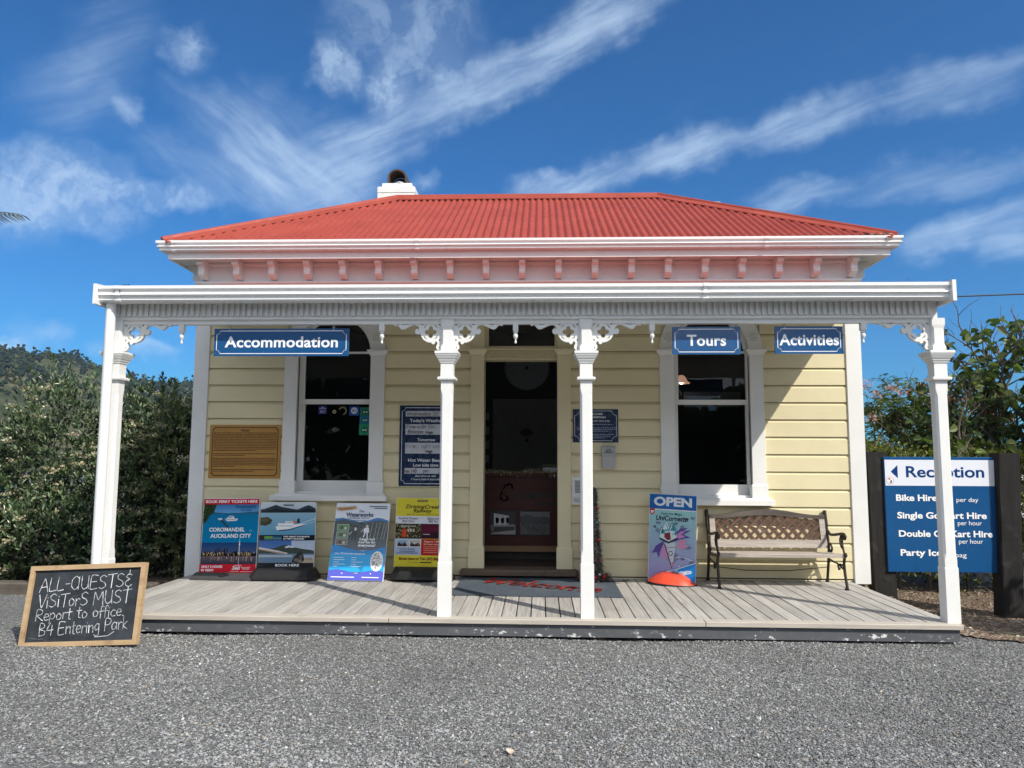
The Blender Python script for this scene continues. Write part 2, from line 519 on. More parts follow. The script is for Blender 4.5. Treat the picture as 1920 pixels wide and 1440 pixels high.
_tc = {}
def text2d(s, bold=0.0, shear=0.0, space=1.0):
    """the outline of a line of lettering as flat triangles: (verts, faces, bounds)"""
    k = (s, bold, shear, space)
    if k not in _tc:
        cu = bpy.data.curves.new('lettering', 'FONT')
        cu.body = s; cu.offset = bold; cu.shear = shear; cu.space_character = space
        cu.resolution_u = 4
        ob = bpy.data.objects.new('lettering', cu)
        me = bpy.data.meshes.new_from_object(ob)
        vs = [(v.co.x, v.co.y) for v in me.vertices]
        fs = [tuple(p.vertices) for p in me.polygons]
        bpy.data.objects.remove(ob); bpy.data.curves.remove(cu); bpy.data.meshes.remove(me)
        xs = [v[0] for v in vs] or [0, 1]; ys = [v[1] for v in vs] or [0, 1]
        _tc[k] = (vs, fs, (min(xs), max(xs), min(ys), max(ys)))
    return _tc[k]

# single-stroke handwriting: polylines in a unit box (x to the right, capital height 1), then the advance
HAND = {
 'A': ([[(0, 0), (.33, 1), (.62, 0)], [(.1, .36), (.54, .4)]], .72), 'L': ([[(.06, 1), (0, .02), (.46, .04)]], .56),
 'G': ([[(.56, .82), (.34, 1), (.08, .74), (.06, .26), (.3, 0), (.56, .22), (.58, .92)], [(.58, .5), (.56, .0)]], .74),
 'U': ([[(.04, 1), (.05, .25), (.24, 0), (.5, .2), (.52, 1)], [(.52, .4), (.56, 0)]], .68),
 'E': ([[(.52, .98), (.06, 1), (.02, 0), (.5, .02)], [(.04, .52), (.44, .54)]], .62),
 'S': ([[(.5, .88), (.3, 1), (.08, .84), (.12, .6), (.42, .42), (.5, .18), (.25, 0), (.02, .1)]], .62),
 'T': ([[(0, .98), (.66, 1.04)], [(.34, 1), (.3, 0)]], .64), 'V': ([[(0, 1), (.24, 0), (.56, 1.02)]], .58),
 'I': ([[(.05, 1), (.05, 0)]], .18), 'O': ([[(.3, 1), (.06, .75), (.06, .25), (.3, 0), (.54, .25), (.54, .75), (.3, 1)]], .66),
 'R': ([[(.02, 0), (.06, 1), (.42, .96), (.5, .74), (.36, .54), (.06, .5), (.56, 0)]], .62),
 'M': ([[(0, 0), (.06, 1), (.34, .4), (.62, 1), (.7, 0)]], .8), 'B': ([[(.04, 0), (.06, 1), (.4, .92), (.42, .66), (.08, .52), (.5, .36), (.46, .06), (.04, 0)]], .62),
 'P': ([[(.02, 0), (.06, 1), (.44, .94), (.5, .7), (.34, .5), (.06, .48)]], .58), '4': ([[(.3, 1), (.04, .42), (.56, .44)], [(.46, .8), (.42, 0)]], .66),
 'W': ([[(0, 1), (.16, 0), (.36, .7), (.56, 0), (.76, 1)]], .84), 'F': ([[(.5, 1), (.06, .98), (.02, 0)], [(.04, .52), (.4, .54)]], .56),
 'D': ([[(.04, 0), (.06, 1), (.44, .82), (.52, .4), (.36, .06), (.04, 0)]], .64), '3': ([[(.06, .9), (.3, 1), (.44, .8), (.2, .54), (.46, .3), (.3, 0), (.04, .1)]], .56),
 'N': ([[(.02, 0), (.06, 1), (.48, .04), (.52, 1)]], .64), 'Y': ([[(0, 1), (.24, .5), (.5, 1)], [(.24, .5), (.22, 0)]], .56), 'C': ([[(.5, .85), (.3, 1), (.06, .7), (.06, .25), (.3, 0), (.52, .14)]], .6),
 '2': ([[(.04, .8), (.2, 1), (.42, .8), (.3, .5), (.02, .02), (.5, .04)]], .58),
 '0': ([[(.26, 1), (.05, .6), (.1, .1), (.3, 0), (.48, .4), (.4, .9), (.26, 1)]], .6), '1': ([[(.1, .9), (.2, 1), (.2, 0)]], .34),
 '&': ([[(.46, .84), (.22, .9), (.08, .7), (.32, .54), (.04, .34), (.1, .06), (.34, -.02), (.5, .12)], [(.3, 1.25), (.3, .9)], [(.28, -.02), (.28, -.32)]], .66),
 '-': ([[(.04, .44), (.34, .46)]], .42), ' ': ([], .36), '.': ([[(.05, .02), (.09, 0)]], .2), ':': ([[(.05, .02), (.09, 0)], [(.05, .5), (.09, .5)]], .2),
 'a': ([[(.4, .5), (.2, .58), (.03, .36), (.08, .04), (.28, .04), (.4, .3), (.42, .56)], [(.41, .4), (.46, 0)]], .54),
 'e': ([[(.04, .3), (.36, .34), (.32, .56), (.14, .58), (.02, .3), (.14, .02), (.38, .08)]], .46),
 'c': ([[(.36, .5), (.2, .58), (.03, .34), (.1, .04), (.36, .06)]], .44), 'o': ([[(.2, .58), (.03, .36), (.1, .04), (.3, .04), (.4, .34), (.2, .58)]], .48),
 'r': ([[(.04, .58), (.06, 0)], [(.05, .36), (.2, .56), (.34, .5)]], .38), 't': ([[(.16, .96), (.14, .1), (.28, 0)], [(0, .62), (.34, .66)]], .38),
 'p': ([[(.04, .58), (.02, -.38)], [(.04, .4), (.24, .58), (.4, .34), (.26, .02), (.04, .1)]], .5), 'f': ([[(.36, .9), (.22, 1), (.14, .8), (.12, -.1)], [(0, .5), (.3, .54)]], .34),
 'i': ([[(.06, .56), (.07, 0)], [(.06, .8), (.08, .76)]], .2), 'n': ([[(.04, .58), (.05, 0)], [(.05, .36), (.24, .58), (.38, .44), (.4, 0)]], .5),
 'g': ([[(.38, .5), (.2, .58), (.04, .34), (.12, .06), (.36, .2), (.38, .56), (.38, -.26), (.18, -.4), (.0, -.28)]], .5),
 'k': ([[(.04, 1), (.04, 0)], [(.36, .6), (.06, .26), (.4, 0)]], .46), 's': ([[(.34, .5), (.16, .58), (.06, .42), (.3, .24), (.24, .02), (.02, .06)]], .42),
 'd': ([[(.36, .44), (.18, .56), (.03, .3), (.12, .02), (.34, .14)], [(.4, 1), (.38, 0)]], .5), 'y': ([[(.02, .58), (.18, .1)], [(.38, .58), (.16, -.1), (0, -.36)]], .44),
 'w': ([[(0, .58), (.12, .02), (.26, .44), (.4, .02), (.54, .6)]], .62), 'h': ([[(.04, 1), (.04, 0)], [(.05, .36), (.24, .58), (.38, .42), (.4, 0)]], .5),
 'z': ([[(.02, .56), (.34, .56), (.02, .02), (.36, .02)]], .44), 'l': ([[(.06, 1), (.06, .06), (.14, 0)]], .22), 'm': ([[(.03, .58), (.04, 0)], [(.05, .4), (.2, .58), (.28, .4), (.29, 0)], [(.3, .4), (.46, .58), (.54, .4), (.56, 0)]], .66),
 'u': ([[(.03, .58), (.05, .14), (.2, 0), (.36, .18), (.38, .58)], [(.38, .2), (.42, 0)]], .5),
}

class Sheet:
    """flat printed artwork in the plane of a board: x to the right, y up; each layer a hair in front of the last"""
    def __init__(self, step=0.0004):
        self.mb = MB(); self.z = 0.0; self.step = step
    def _p(self, pts): return [(x, -self.z, y) for x, y in pts]
    def up(self, n=1): self.z += self.step * n; return self
    def poly(self, pts, col, lift=True):
        if lift: self.up()
        tris = tessellate_polygon([[Vector((a, b, 0)) for a, b in pts]])
        self.mb.add(self._p(pts), [tuple(t) for t in tris], 0, lin(col))
        return self
    def rect(self, x0, y0, x1, y1, col, lift=True):
        if lift: self.up()
        self.mb.add(self._p([(x0, y0), (x1, y0), (x1, y1), (x0, y1)]), [(0, 1, 2, 3)], 0, lin(col)); return self
    def grad(self, x0, y0, x1, y1, c0, c1, n=12):
        """printed colour wash from c0 (bottom) to c1 (top)"""
        self.up()
        for i in range(n):
            f = (i + .5) / n
            c = tuple(a + (b - a) * f for a, b in zip(c0, c1))
            self.rect(x0, y0 + (y1 - y0) * i / n, x1, y0 + (y1 - y0) * (i + 1) / n, c, False)
        return self
    def ell(self, cx, cy, rx, ry, col, n=24, lift=True):
        return self.poly([(cx + rx * math.cos(2 * math.pi * k / n), cy + ry * math.sin(2 * math.pi * k / n)) for k in range(n)], col, lift)
    def line(self, pts, w, col, lift=True):
        if lift: self.up()
        for a, b in zip(pts[:-1], pts[1:]):
            dx, dy = b[0] - a[0], b[1] - a[1]
            l = math.hypot(dx, dy) or 1e-6
            nx, ny = -dy / l * w / 2, dx / l * w / 2
            ex, ey = dx / l * w * .4, dy / l * w * .4
            self.mb.add(self._p([(a[0] + nx - ex, a[1] + ny - ey), (a[0] - nx - ex, a[1] - ny - ey), (b[0] - nx + ex, b[1] - ny + ey), (b[0] + nx + ex, b[1] + ny + ey)]), [(0, 1, 2, 3)], 0, lin(col))
        return self
    def text(self, s, x, y, w=None, h=None, col=(255, 255, 255), bold=0.02, shear=0.0, align='c', rot=0.0, space=1.0, arc=0.0):
        """lettering with baseline y; w fits the width, h the height of a capital"""
        vs, fs, (x0, x1, y0, y1) = text2d(s, bold, shear, space)
        cap = 0.73
        sx = sy = None
        if w: sx = w / max(x1 - x0, 1e-6)
        if h: sy = h / cap
        sx = sx or sy; sy = sy or sx
        off = {'c': -(x0 + x1) / 2, 'l': -x0, 'r': -x1}[align]
        self.up()
        ca, sa = math.cos(rot), math.sin(rot)
        P = []
        for a, b in vs:
            a, b = (a + off) * sx, b * sy
            if arc: b += arc * a * a
            P.append((x + a * ca - b * sa, y + a * sa + b * ca))
        self.mb.add(self._p(P), fs, 0, lin(col))
        return self
    def hand(self, s, x, y, h, w=None, wd=0.004, col=(230, 232, 235), rot=0.0, jitter=0.0, seed=1):
        rnd = random.Random(seed)
        tot = sum(HAND[c][1] for c in s)
        sx = (w / tot) if w else h
        self.up()
        ca, sa = math.cos(rot), math.sin(rot)
        cx = 0.0
        for c in s:
            st, adv = HAND[c]
            jy = rnd.uniform(-1, 1) * jitter
            for pl in st:
                pl = smooth_line(pl)
                P = [((cx + a) * sx, b * h + jy) for a, b in pl]
                Q = [(x + a * ca - b * sa, y + a * sa + b * ca) for a, b in P]
                if jitter:
                    for q0, q1 in zip(Q[:-1], Q[1:]):          # uneven pressure of the chalk
                        k = rnd.uniform(.72, 1.0)
                        self.line([q0, q1], wd * rnd.uniform(.55, 1.25), tuple(v * k for v in col), False)
                else: self.line(Q, wd * rnd.uniform(.8, 1.2), col, False)
            cx += adv
        return self
    def frame(self, x0, y0, x1, y1, w, notch, col):
        """thin border with scooped-in corners"""
        n = notch
        def arc(cx, cy, a0, a1): return [(cx + n * math.cos(R(a0 + (a1 - a0) * k / 6)), cy + n * math.sin(R(a0 + (a1 - a0) * k / 6))) for k in range(7)]
        pts = [(x0 + n, y0)] + [(x1 - n, y0)] + arc(x1, y0, 180, 90) + arc(x1, y1, 270, 180) + arc(x0, y1, 360, 270) + arc(x0, y0, 90, 0)
        return self.line(pts, w, col)
    def build(self, name, parent, mat=None, y=0.0):
        o = self.mb.build(name, mat or M['print'], parent)
        o.location = (0, y, 0)
        return o

def smooth_line(pl, n=4):
    if len(pl) < 3: return pl
    out = []
    P = [pl[0]] + list(pl) + [pl[-1]]
    for i in range(1, len(P) - 2):
        p0, p1, p2, p3 = P[i - 1], P[i], P[i + 1], P[i + 2]
        for k in range(n):
            t = k / n
            f = lambda a, b, c, d: 0.5 * (2 * b + (c - a) * t + (2 * a - 5 * b + 4 * c - d) * t * t + (3 * b - a - 3 * c + d) * t ** 3)
            # damp the overshoot at sharp corners
            x, y = f(p0[0], p1[0], p2[0], p3[0]), f(p0[1], p1[1], p2[1], p3[1])
            lx, ly = p1[0] + (p2[0] - p1[0]) * t, p1[1] + (p2[1] - p1[1]) * t
            out.append((lx * .35 + x * .65, ly * .35 + y * .65))
    out.append(pl[-1])
    return out

def curve_plate(name, loops, depth, mat, parent, axis_y=0.0):
    """a flat sawn plate with holes: loops of (x, z), thickness depth along y"""
    cu = bpy.data.curves.new(name, 'CURVE'); cu.dimensions = '2D'; cu.fill_mode = 'BOTH'; cu.extrude = depth / 2
    for lp in loops:
        sp = cu.splines.new('POLY'); sp.points.add(len(lp) - 1)
        for p, (a, b) in zip(sp.points, lp): p.co = (a, b, 0, 1)
        sp.use_cyclic_u = True
    ob = bpy.data.objects.new(name, cu)
    me = bpy.data.meshes.new_from_object(ob)
    bpy.data.objects.remove(ob); bpy.data.curves.remove(cu)
    me.transform(Matrix.Rotation(R(90), 4, 'X'))
    me.transform(Matrix.Translation((0, axis_y, 0)))
    me.materials.clear(); me.materials.append(mat)
    me.name = name
    o = bpy.data.objects.new(name, me); COL.objects.link(o)
    if parent: o.parent = parent
    return o

# ------------------------------------------------------------------ the cottage
cot = thing('cottage', 'cream weatherboard cottage with a red corrugated hip roof and a white fretwork verandah', 'cottage')
DY = -1.7717                       # centre line of the verandah posts
WX0, WX1 = -3.26, 3.25             # outer faces of the side walls
G, EY = 3.56, -0.33                # main gutter: half width, front
WALL_TOP = 3.08

def board_rows(mb, x0, x1, z0, z1):
    """rusticated weatherboards: flat face, bevel at the top tucked under the next board"""
    k0 = int(math.floor((z0 - 0.022) / 0.1655)) - 1
    for k in range(k0, k0 + 40):
        zb = 0.022 + 0.1655 * k
        prof = [(0.012, zb), (-0.024, zb + 0.0005), (-0.024, zb + 0.136), (-0.007, zb + 0.1530), (-0.007, zb + 0.1605), (0.012, zb + 0.1610), (0.012, zb + 0.1655)]
        P = []
        for (ya, za), (yb, zb2) in zip(prof[:-1], prof[1:]):
            lo, hi = max(za, z0), min(zb2, z1)
            if hi <= lo: continue
            f = lambda z: ya + (yb - ya) * ((z - za) / (zb2 - za))
            mb.add([(x0, f(lo), lo), (x1, f(lo), lo), (x1, f(hi), hi), (x0, f(hi), hi)], [(0, 1, 2, 3)])

WL = (-2.345, -2.215, -1.493, -1.352)     # left window: pilaster outer, inner, inner, outer
WR = (1.326, 1.463, 2.183, 2.312)
DR = (-0.505, -0.373, 0.338, 0.467)
mb = MB()
ZT = 2.70
for a, b, z0, z1 in ((WX0 + .13, WL[0] + .02, 0, ZT), (WL[0] + .02, WL[3] - .02, 0, .78), (WL[3] - .02, DR[0] + .02, 0, ZT),
                     (DR[3] - .02, WR[0] + .02, 0, ZT), (WR[0] + .02, WR[3] - .02, 0, .76), (WR[3] - .02, WX1 - .13, 0, ZT)):
    board_rows(mb, a, b, z0, z1)
# side and back walls
mb.box(WX0 + .02, WX0 + .10, 0.0, 3.28, -.1, WALL_TOP); mb.box(WX1 - .10, WX1 - .02, 0.0, 3.28, -.1, WALL_TOP)
mb.box(WX0 + .02, WX1 - .02, 3.22, 3.30, -.1, WALL_TOP)
# flat spandrels over the window arches and over the door
for w in (WL, WR):
    xc = (w[0] + w[3]) / 2; r = (w[3] - w[0]) / 2 - .01
    pts = [(w[0] + .02, 2.17)] + [(xc - r * math.cos(R(a)), 2.175 + r * math.sin(R(a))) for a in range(0, 181, 10)] + [(w[3] - .02, 2.17), (w[3] - .02, ZT), (w[0] + .02, ZT)]
    mb.prism(pts, 'y', -.010, 0.02)
mb.box(DR[0] + .02, DR[3] - .02, -.012, .03, 2.62, ZT)
wall = mb.build('weatherboard_wall', M['cream'], cot)

for x0, x1 in ((WX0, WX0 + .148), (WX1 - .148, WX1)):
    MB().bbox(x0, x1, -.040, .10, -.02, 2.84, .004).build('corner_board', M['white'], cot)

# frieze, mouldings, soffit and brackets under the main eaves
mb = MB()
mb.box(WX0 + .01, WX1 - .01, -.030, .02, 2.70, WALL_TOP)
frz = mb.build('frieze', M['white'], cot)
mb = MB()
mb.prism([(-.03, 2.815), (-.048, 2.82), (-.052, 2.845), (-.072, 2.855), (-.072, 2.872), (-.030, 2.880)], 'x', WX0 - .02, WX1 + .02)
mb.prism([(-.03, 3.035), (-.042, 3.045), (-.042, 3.062), (-.030, 3.066)], 'x', WX0 + .0, WX1 - .0)
mb.build('moulding', M['white'], cot)
FX = G - .11
mb = MB()
for (x0, x1, y0, y1) in ((-FX, FX, EY + .10, 0.02), (-FX, WX0 + .03, 0.02, 3.5), (WX1 - .03, FX, 0.02, 3.5)):
    mb.box(x0, x1, y0, y1, 3.072, 3.088)
mb.build('soffit', M['white'], cot)
mb = MB()
mb.box(-FX - .02, FX + .02, EY + .08, EY + .10, 3.052, 3.185)
mb.box(-FX - .02, -FX, EY + .10, 3.55, 3.052, 3.185); mb.box(FX, FX + .02, EY + .10, 3.55, 3.052, 3.185)
mb.build('fascia_board', M['white'], cot)

def bracket_prof(s=1.0):
    """side outline of an eave bracket in (out from the wall, z)"""
    P = [(0, 3.068), (.165, 3.068), (.172, 3.05), (.165, 3.018), (.140, 3.010), (.118, 2.995), (.112, 2.972), (.122, 2.950), (.118, 2.925), (.095, 2.905),
         (.070, 2.903), (.060, 2.888), (.038, 2.884), (.030, 2.893), (0, 2.893)]
    return P
bx = [WX0 + .075 + (WX1 - WX0 - .15) * i / 18 for i in range(19)]
proto = MB().prism([(-.030 - a, z) for a, z in bracket_prof()], 'x', -.030, .030).build('eave_bracket', M['white'], cot)
for i, x in enumerate(bx):
    o = proto if i == 0 else copy_tree(proto, cot)
    o.location = (x, 0, 0)
for sx in (-1, 1):                                         # the end brackets that turn the corners
    for y in (0.10, .45, .80):
        x = WX0 + .01 if sx < 0 else WX1 - .01
        MB().prism([(x + sx * a, z) for a, z in bracket_prof()], 'y', y - .03, y + .03).build('eave_bracket', M['white'], cot)

def gutter(mb, x0, x1, y_out, ztop, h, d, mitre=0.0):
    """pressed gutter: rolled lip, two reeds; runs along x (front face at y_out)"""
    prof = [(0, 0), (0, -.022), (.007, -.026), (.018, -.030), (.018, -h * .50), (.008, -h * .54), (.006, -h * .59), (.012, -h * .64), (.028, -h * .68), (.028, -h * .86), (.024, -h * .90), (.034, -h), (d, -h), (d, -.01), (d - .006, -.01), (d - .006, -h + .006), (.030, -h + .03), (.008, -.006)]
    n0 = len(mb.v)
    mb.prism([(y_out + a, ztop + b) for a, b in prof], 'x', x0, x1)
    if mitre:
        for i in range(n0, len(mb.v)):
            x, y, z = mb.v[i]; a = (y - y_out) * mitre
            mb.v[i] = (x + a if x < 0 else x - a, y, z)
mb = MB()
gutter(mb, -G, G, EY, 3.218, .098, .11, 1.0)
for sx in (-1, 1):                                        # returns along the sides
    prof = [(0, 0), (0, -.022), (-.007, -.026), (-.018, -.030), (-.018, -.049), (-.008, -.053), (-.006, -.058), (-.012, -.063), (-.028, -.067), (-.028, -.085), (-.034, -.098), (-.10, -.098), (-.10, -.01)]
    n0 = len(mb.v)
    mb.prism([(sx * (G + a), 3.218 + b) for a, b in prof], 'y', EY, 3.6)
    for i in range(n0, len(mb.v)):
        x, y, z = mb.v[i]
        if y < 0: mb.v[i] = (x, EY + (G - abs(x)) + .0004, z)
mg = mb.build('main_gutter', M['gutter'], cot)
for x in (-1.015, 2.30, -3.40, 3.42):
    mb = MB(); gutter(mb, x - .018, x + .018, EY - .004, 3.2185, .103, .11); mb.build('gutter_joint', M['gutter'], mg)

# main hip roof, real corrugations
RH, YR, ZR, ZE = 1.605, 1.65, 4.325, 3.205
E0 = EY + .015                                             # eave line, half width GE
GE = G - .02
def roof_face(mb, side):
    per, amp = 0.0735, 0.0130
    L = (GE * 2) if side in ('front', 'back') else (2 * (YR - E0))
    n = int(L / per * 8)
    vs, fs = [], []
    for i in range(n + 1):
        t = -L / 2 + L * i / n
        if side in ('front', 'back'):
            k = 1.0 if abs(t) <= RH else (GE - abs(t)) / (GE - RH)
        else:
            k = 1.0 - abs(t) / (L / 2)
        off = amp * (2 * (.5 + .5 * math.cos(2 * math.pi * t / per)) ** .55 - 1)
        nrm = Vector((0, -(ZR - ZE), (YR - E0))).normalized()
        for s in (0.0, max(k, 0.0)):
            y = E0 + (YR - E0) * s + nrm.y * off
            z = ZE + (ZR - ZE) * s + nrm.z * off
            if side == 'front': vs.append((t, y, z))
            elif side == 'back': vs.append((t, 2 * YR - y, z))
            else:
                d = (y - E0) / (YR - E0)
                x = GE - (GE - RH) * d
                vs.append(((x if side == 'right' else -x), YR + t, z))
    for i in range(n): fs.append((2 * i, 2 * i + 2, 2 * i + 3, 2 * i + 1))
    mb.add(vs, fs, 0, None, True)
mb = MB()
for s in ('front', 'back', 'left', 'right'): roof_face(mb, s)
for row, s in enumerate((.06, .36, .66, .93)):
    for i in range(-47, 48):
        t = i * .0735 * 2 + (0.0 if row % 2 else .0735)
        k = 1.0 if abs(t) <= RH else (GE - abs(t)) / (GE - RH)
        if abs(t) > GE - .1 or s > k - .05: continue
        y = E0 + (YR - E0) * s; z = ZE + (ZR - ZE) * s
        mb.box(t - .005, t + .005, y - .010, y + .002, z + .003, z + .016, 1)
roof = mb.build('corrugated_roof', [M['roof'], M['grey_rubber']], cot)
def capping(a, b, w, parent, name):
    """folded flashing with a rolled centre along a ridge or hip"""
    a, b = Vector(a), Vector(b)
    d = (b - a).normalized()
    side = d.cross(Vector((0, 0, 1))).normalized()
    up = side.cross(d).normalized()
    # fall of the flanges: follow the two roof planes
    mb = MB()
    dn = .50 if abs(d.z) < .01 else .36
    prof = [(-w, -w * dn - .004), (-w, -w * dn + .006), (-.026, .012), (-.022, .028), (-.010, .040), (.010, .040), (.022, .028), (.026, .012), (w, -w * dn + .006), (w, -w * dn - .004)]
    vs = []
    for p in (a - d * .01, b + d * .01):
        for s, h in prof: vs.append(p + side * s + up * (h + .012))
    n = len(prof)
    mb.add(vs, [(i, i + 1, n + i + 1, n + i) for i in range(n - 1)] + [tuple(range(n)), tuple(range(n, 2 * n))], 0)
    return mb.build(name, M['roof'], parent)
capping((-RH, YR, ZR), (RH, YR, ZR), .115, roof, 'ridge_cap')
for sx in (-1, 1):
    capping((sx * RH, YR, ZR), (sx * (GE - .04), E0 + .03, ZE + .012), .10, roof, 'hip_cap')
    capping((sx * RH, YR, ZR), (sx * (GE - .04), 2 * YR - E0, ZE), .10, roof, 'hip_cap')
mb = MB(); r_ = random.Random(3)
for i in range(60):
    x = GE - .10 - r_.random() * .22; y = E0 + .0 + r_.random() * .06; z = ZE + .012 + r_.random() * .03
    mb.add([(x, y, z), (x + r_.uniform(-.03, .05), y - .01, z + r_.uniform(-.006, .03)), (x + .012, y + .01, z + r_.uniform(0, .02))], [(0, 1, 2)], 0, lin(r_.choice([(60, 45, 40), (90, 75, 65), (200, 180, 150), (40, 32, 30)])))
mb.build('leaf_litter', M['print'], mg)['kind'] = 'stuff'

# chimney
mb = MB()
cx, cy = -1.78, 2.62
mb.bbox(cx - .255, cx + .255, cy - .20, cy + .20, 3.9, 4.695, .006)
mb.bbox(cx - .257, cx + .257, cy - .202, cy + .202, 4.70, 4.782, .006)
mb.bbox(cx - .205, cx + .205, cy - .15, cy + .15, 4.787, 4.850, .006)
chm = mb.build('chimney', paint('white_brick_paint', (0.78, 0.78, 0.76), grime=.25, bump=.6, grain=(30, 30, 30)), cot)
def arch_pot():
    out = [(.132, 4.850), (.132, 4.925)] + [(.132 * math.cos(R(a)), 4.925 + .125 * math.sin(R(a))) for a in range(10, 171, 10)] + [(-.132, 4.925), (-.132, 4.850)]
    inn = [(-.110, 4.850), (-.110, 4.925)] + [(-.110 * math.cos(R(a)), 4.925 + .104 * math.sin(R(a))) for a in range(10, 171, 10)] + [(.110, 4.925), (.110, 4.850)]
    return [(cx + a, z) for a, z in out + inn]
mb = MB(); mb.prism(arch_pot(), 'y', cy - .14, cy + .14)
mb.add([(cx + .102 * math.cos(R(a)), cy + .13, 4.925 + .098 * math.sin(R(a))) for a in range(0, 181, 15)] + [(cx - .102, cy + .13, 4.85), (cx + .102, cy + .13, 4.85)], [tuple(range(15))])
mb.build('arched_cowl', wood('sooty_terracotta', (.13, .09, .07), (.035, .024, .02), .8, (12, 12, 12), (.5, .45, .38), .4), chm)
MB().lathe([(.0, 4.84), (.062, 4.845), (.058, 4.872), (.030, 4.884), (.0, 4.886)], (cx + .03, cy - .09, 0), n=20).build('flue_pot', plain('grey_cement', (.42, .44, .47), .7), chm)
MB().bbox(2.43, 2.60, 2.6, 2.8, 3.6, 4.60, .005).build('roof_vent', M['grey_rubber'] if False else plain('grey_flashing', (.32, .34, .36), .5), cot)

# ---- verandah
mb = MB()
VX0, VX1 = -3.070, 3.050
n = int((VX1 - VX0) / .0735 * 8)
vs, fs = [], []
for i in range(n + 1):
    x = VX0 + (VX1 - VX0) * i / n
    o_ = .0095 * (2 * (.5 + .5 * math.cos(2 * math.pi * x / .0735)) ** .55 - 1)
    vs += [(x, -1.965, 2.345 + o_), (x, -.02, 2.700 + o_)]
for i in range(n): fs.append((2 * i, 2 * i + 2, 2 * i + 3, 2 * i + 1))
mb.add(vs, fs, 0, None, True)
vroof = mb.build('verandah_roof', M['roof'], cot)
mb = MB()
mb.add([(VX0, -1.93, 2.325), (VX1, -1.93, 2.325), (VX1, -.02, 2.675), (VX0, -.02, 2.675)], [(0, 1, 2, 3)])
for i in range(9):
    x = VX0 + .1 + (VX1 - VX0 - .2) * i / 8
    mb.add([(x + dx, y, z + dz) for dx in (-.022, .022) for (y, z) in ((-1.84, 2.335), (-.02, 2.668)) for dz in (-.075, -.003)], [(0, 1, 3, 2), (4, 6, 7, 5), (0, 4, 5, 1), (2, 3, 7, 6), (0, 2, 6, 4), (1, 5, 7, 3)])
mb.build('verandah_ceiling', M['white'], cot)
for x0, x1 in ((VX0 - .022, VX0), (VX1, VX1 + .026)):
    mb = MB()
    mb.prism([(-2.012, 2.235), (-2.012, 2.384), (-1.86, 2.398), (-.02, 2.735), (-.02, 2.545), (-1.80, 2.235)], 'x', x0, x1)
    mb.build('barge_board', M['white'], cot)
mb = MB(); gutter(mb, VX0, VX1, -1.995, 2.372, .112, .115)
vg = mb.build('verandah_gutter', M['gutter'], cot)
for x in (1.35, -2.93):
    mb = MB(); gutter(mb, x - .02, x + .02, -1.999, 2.3725, .117, .115); mb.build('gutter_joint', M['gutter'], vg)
mb = MB(); r_ = random.Random(5)
for cx0, cn in ((2.82, 70), (-2.90, 46)):
    for i in range(cn):
        x = cx0 + r_.gauss(0, .08); y = -1.93 + r_.random() * .08; z = 2.368 + abs(r_.gauss(0, .012))
        mb.add([(x, y, z), (x + r_.uniform(-.03, .05), y - .01, z + r_.uniform(-.004, .016)), (x + .012, y + .01, z + r_.uniform(0, .012))], [(0, 1, 2)], 0, lin(r_.choice([(40, 28, 24), (70, 52, 44), (30, 24, 22)])))
mb.build('leaf_litter', M['print'], vg)['kind'] = 'stuff'

# beam with slatted frieze
mb = MB()
mb.box(-3.062, 3.044, DY - .035, DY + .045, 2.150, 2.345)
mb.box(-3.05, 3.05, DY - .020, DY + .030, 2.119, 2.150)
mb.prism([(DY - .035, 2.150), (DY - .046, 2.153), (DY - .046, 2.166), (DY - .035, 2.172)], 'x', -3.03, 3.01)
beam = mb.build('verandah_beam', M['white'], cot)
mb = MB()
sp = 0.0437; n = int(6.06 / sp)
for i in range(n):
    x = -3.02 + i * sp
    mb.box(x, x + .0235, DY - .053, DY - .034, 2.178, 2.290)
mb.build('slat_frieze', M['white'], beam)

def post_mesh(name):
    mb = MB()
    y = 0
    # corner block, shaft with stopped chamfers, collar, neck, stepped capital, block up to the beam
    mb.loft([(0, y, 0, .0475, .0475, .002), (0, y, .375, .0475, .0475, .002), (0, y, .383, .0435, .0435, .002), (0, y, .43, .0435, .0435, .002),
             (0, y, .475, .0435, .0435, .014), (0, y, 1.585, .0435, .0435, .014), (0, y, 1.63, .0435, .0435, .002), (0, y, 1.697, .0435, .0435, .002)])
    return mb.build(name, M['white'], cot)
def post_details(p):
    mb = MB(); mb.loft([(0, 0, 1.697, .064, .064, .001), (0, 0, 1.704, .067, .067, .001), (0, 0, 1.716, .067, .067, .001), (0, 0, 1.720, .058, .058, .001)])
    mb.build('collar', M['white'], p)
    mb = MB(); mb.loft([(0, 0, 1.720, .0465, .0465, .001), (0, 0, 1.822, .0465, .0465, .001)]); mb.build('neck', M['white'], p)
    mb = MB()
    for z0, z1, a, b in ((1.822, 1.838, .052, .056), (1.838, 1.854, .060, .064), (1.854, 1.876, .068, .078), (1.876, 1.890, .080, .084), (1.890, 1.908, .087, .087)):
        mb.loft([(0, 0, z0, a, a, .001), (0, 0, z1 - .003, b, b, .001), (0, 0, z1, b - .003, b - .003, .001)])
    mb.build('capital', M['white'], p)
    mb = MB(); mb.loft([(0, 0, 1.908, .0475, .0475, .002), (0, 0, 1.935, .0475, .0475, .002), (0, 0, 1.962, .0435, .0435, .012), (0, 0, 2.075, .0435, .0435, .012), (0, 0, 2.10, .0475, .0475, .002), (0, 0, 2.149, .0475, .0475, .002)])
    mb.build('upper_block', M['white'], p)
p0 = post_mesh('verandah_post'); post_details(p0)
PX = (-3.022, -.514, .508, 3.042)
p0.location = (PX[1], DY, 0)
for x in (PX[0], PX[2], PX[3]):
    q_ = copy_tree(p0, cot); q_.location = (x, DY, 0)

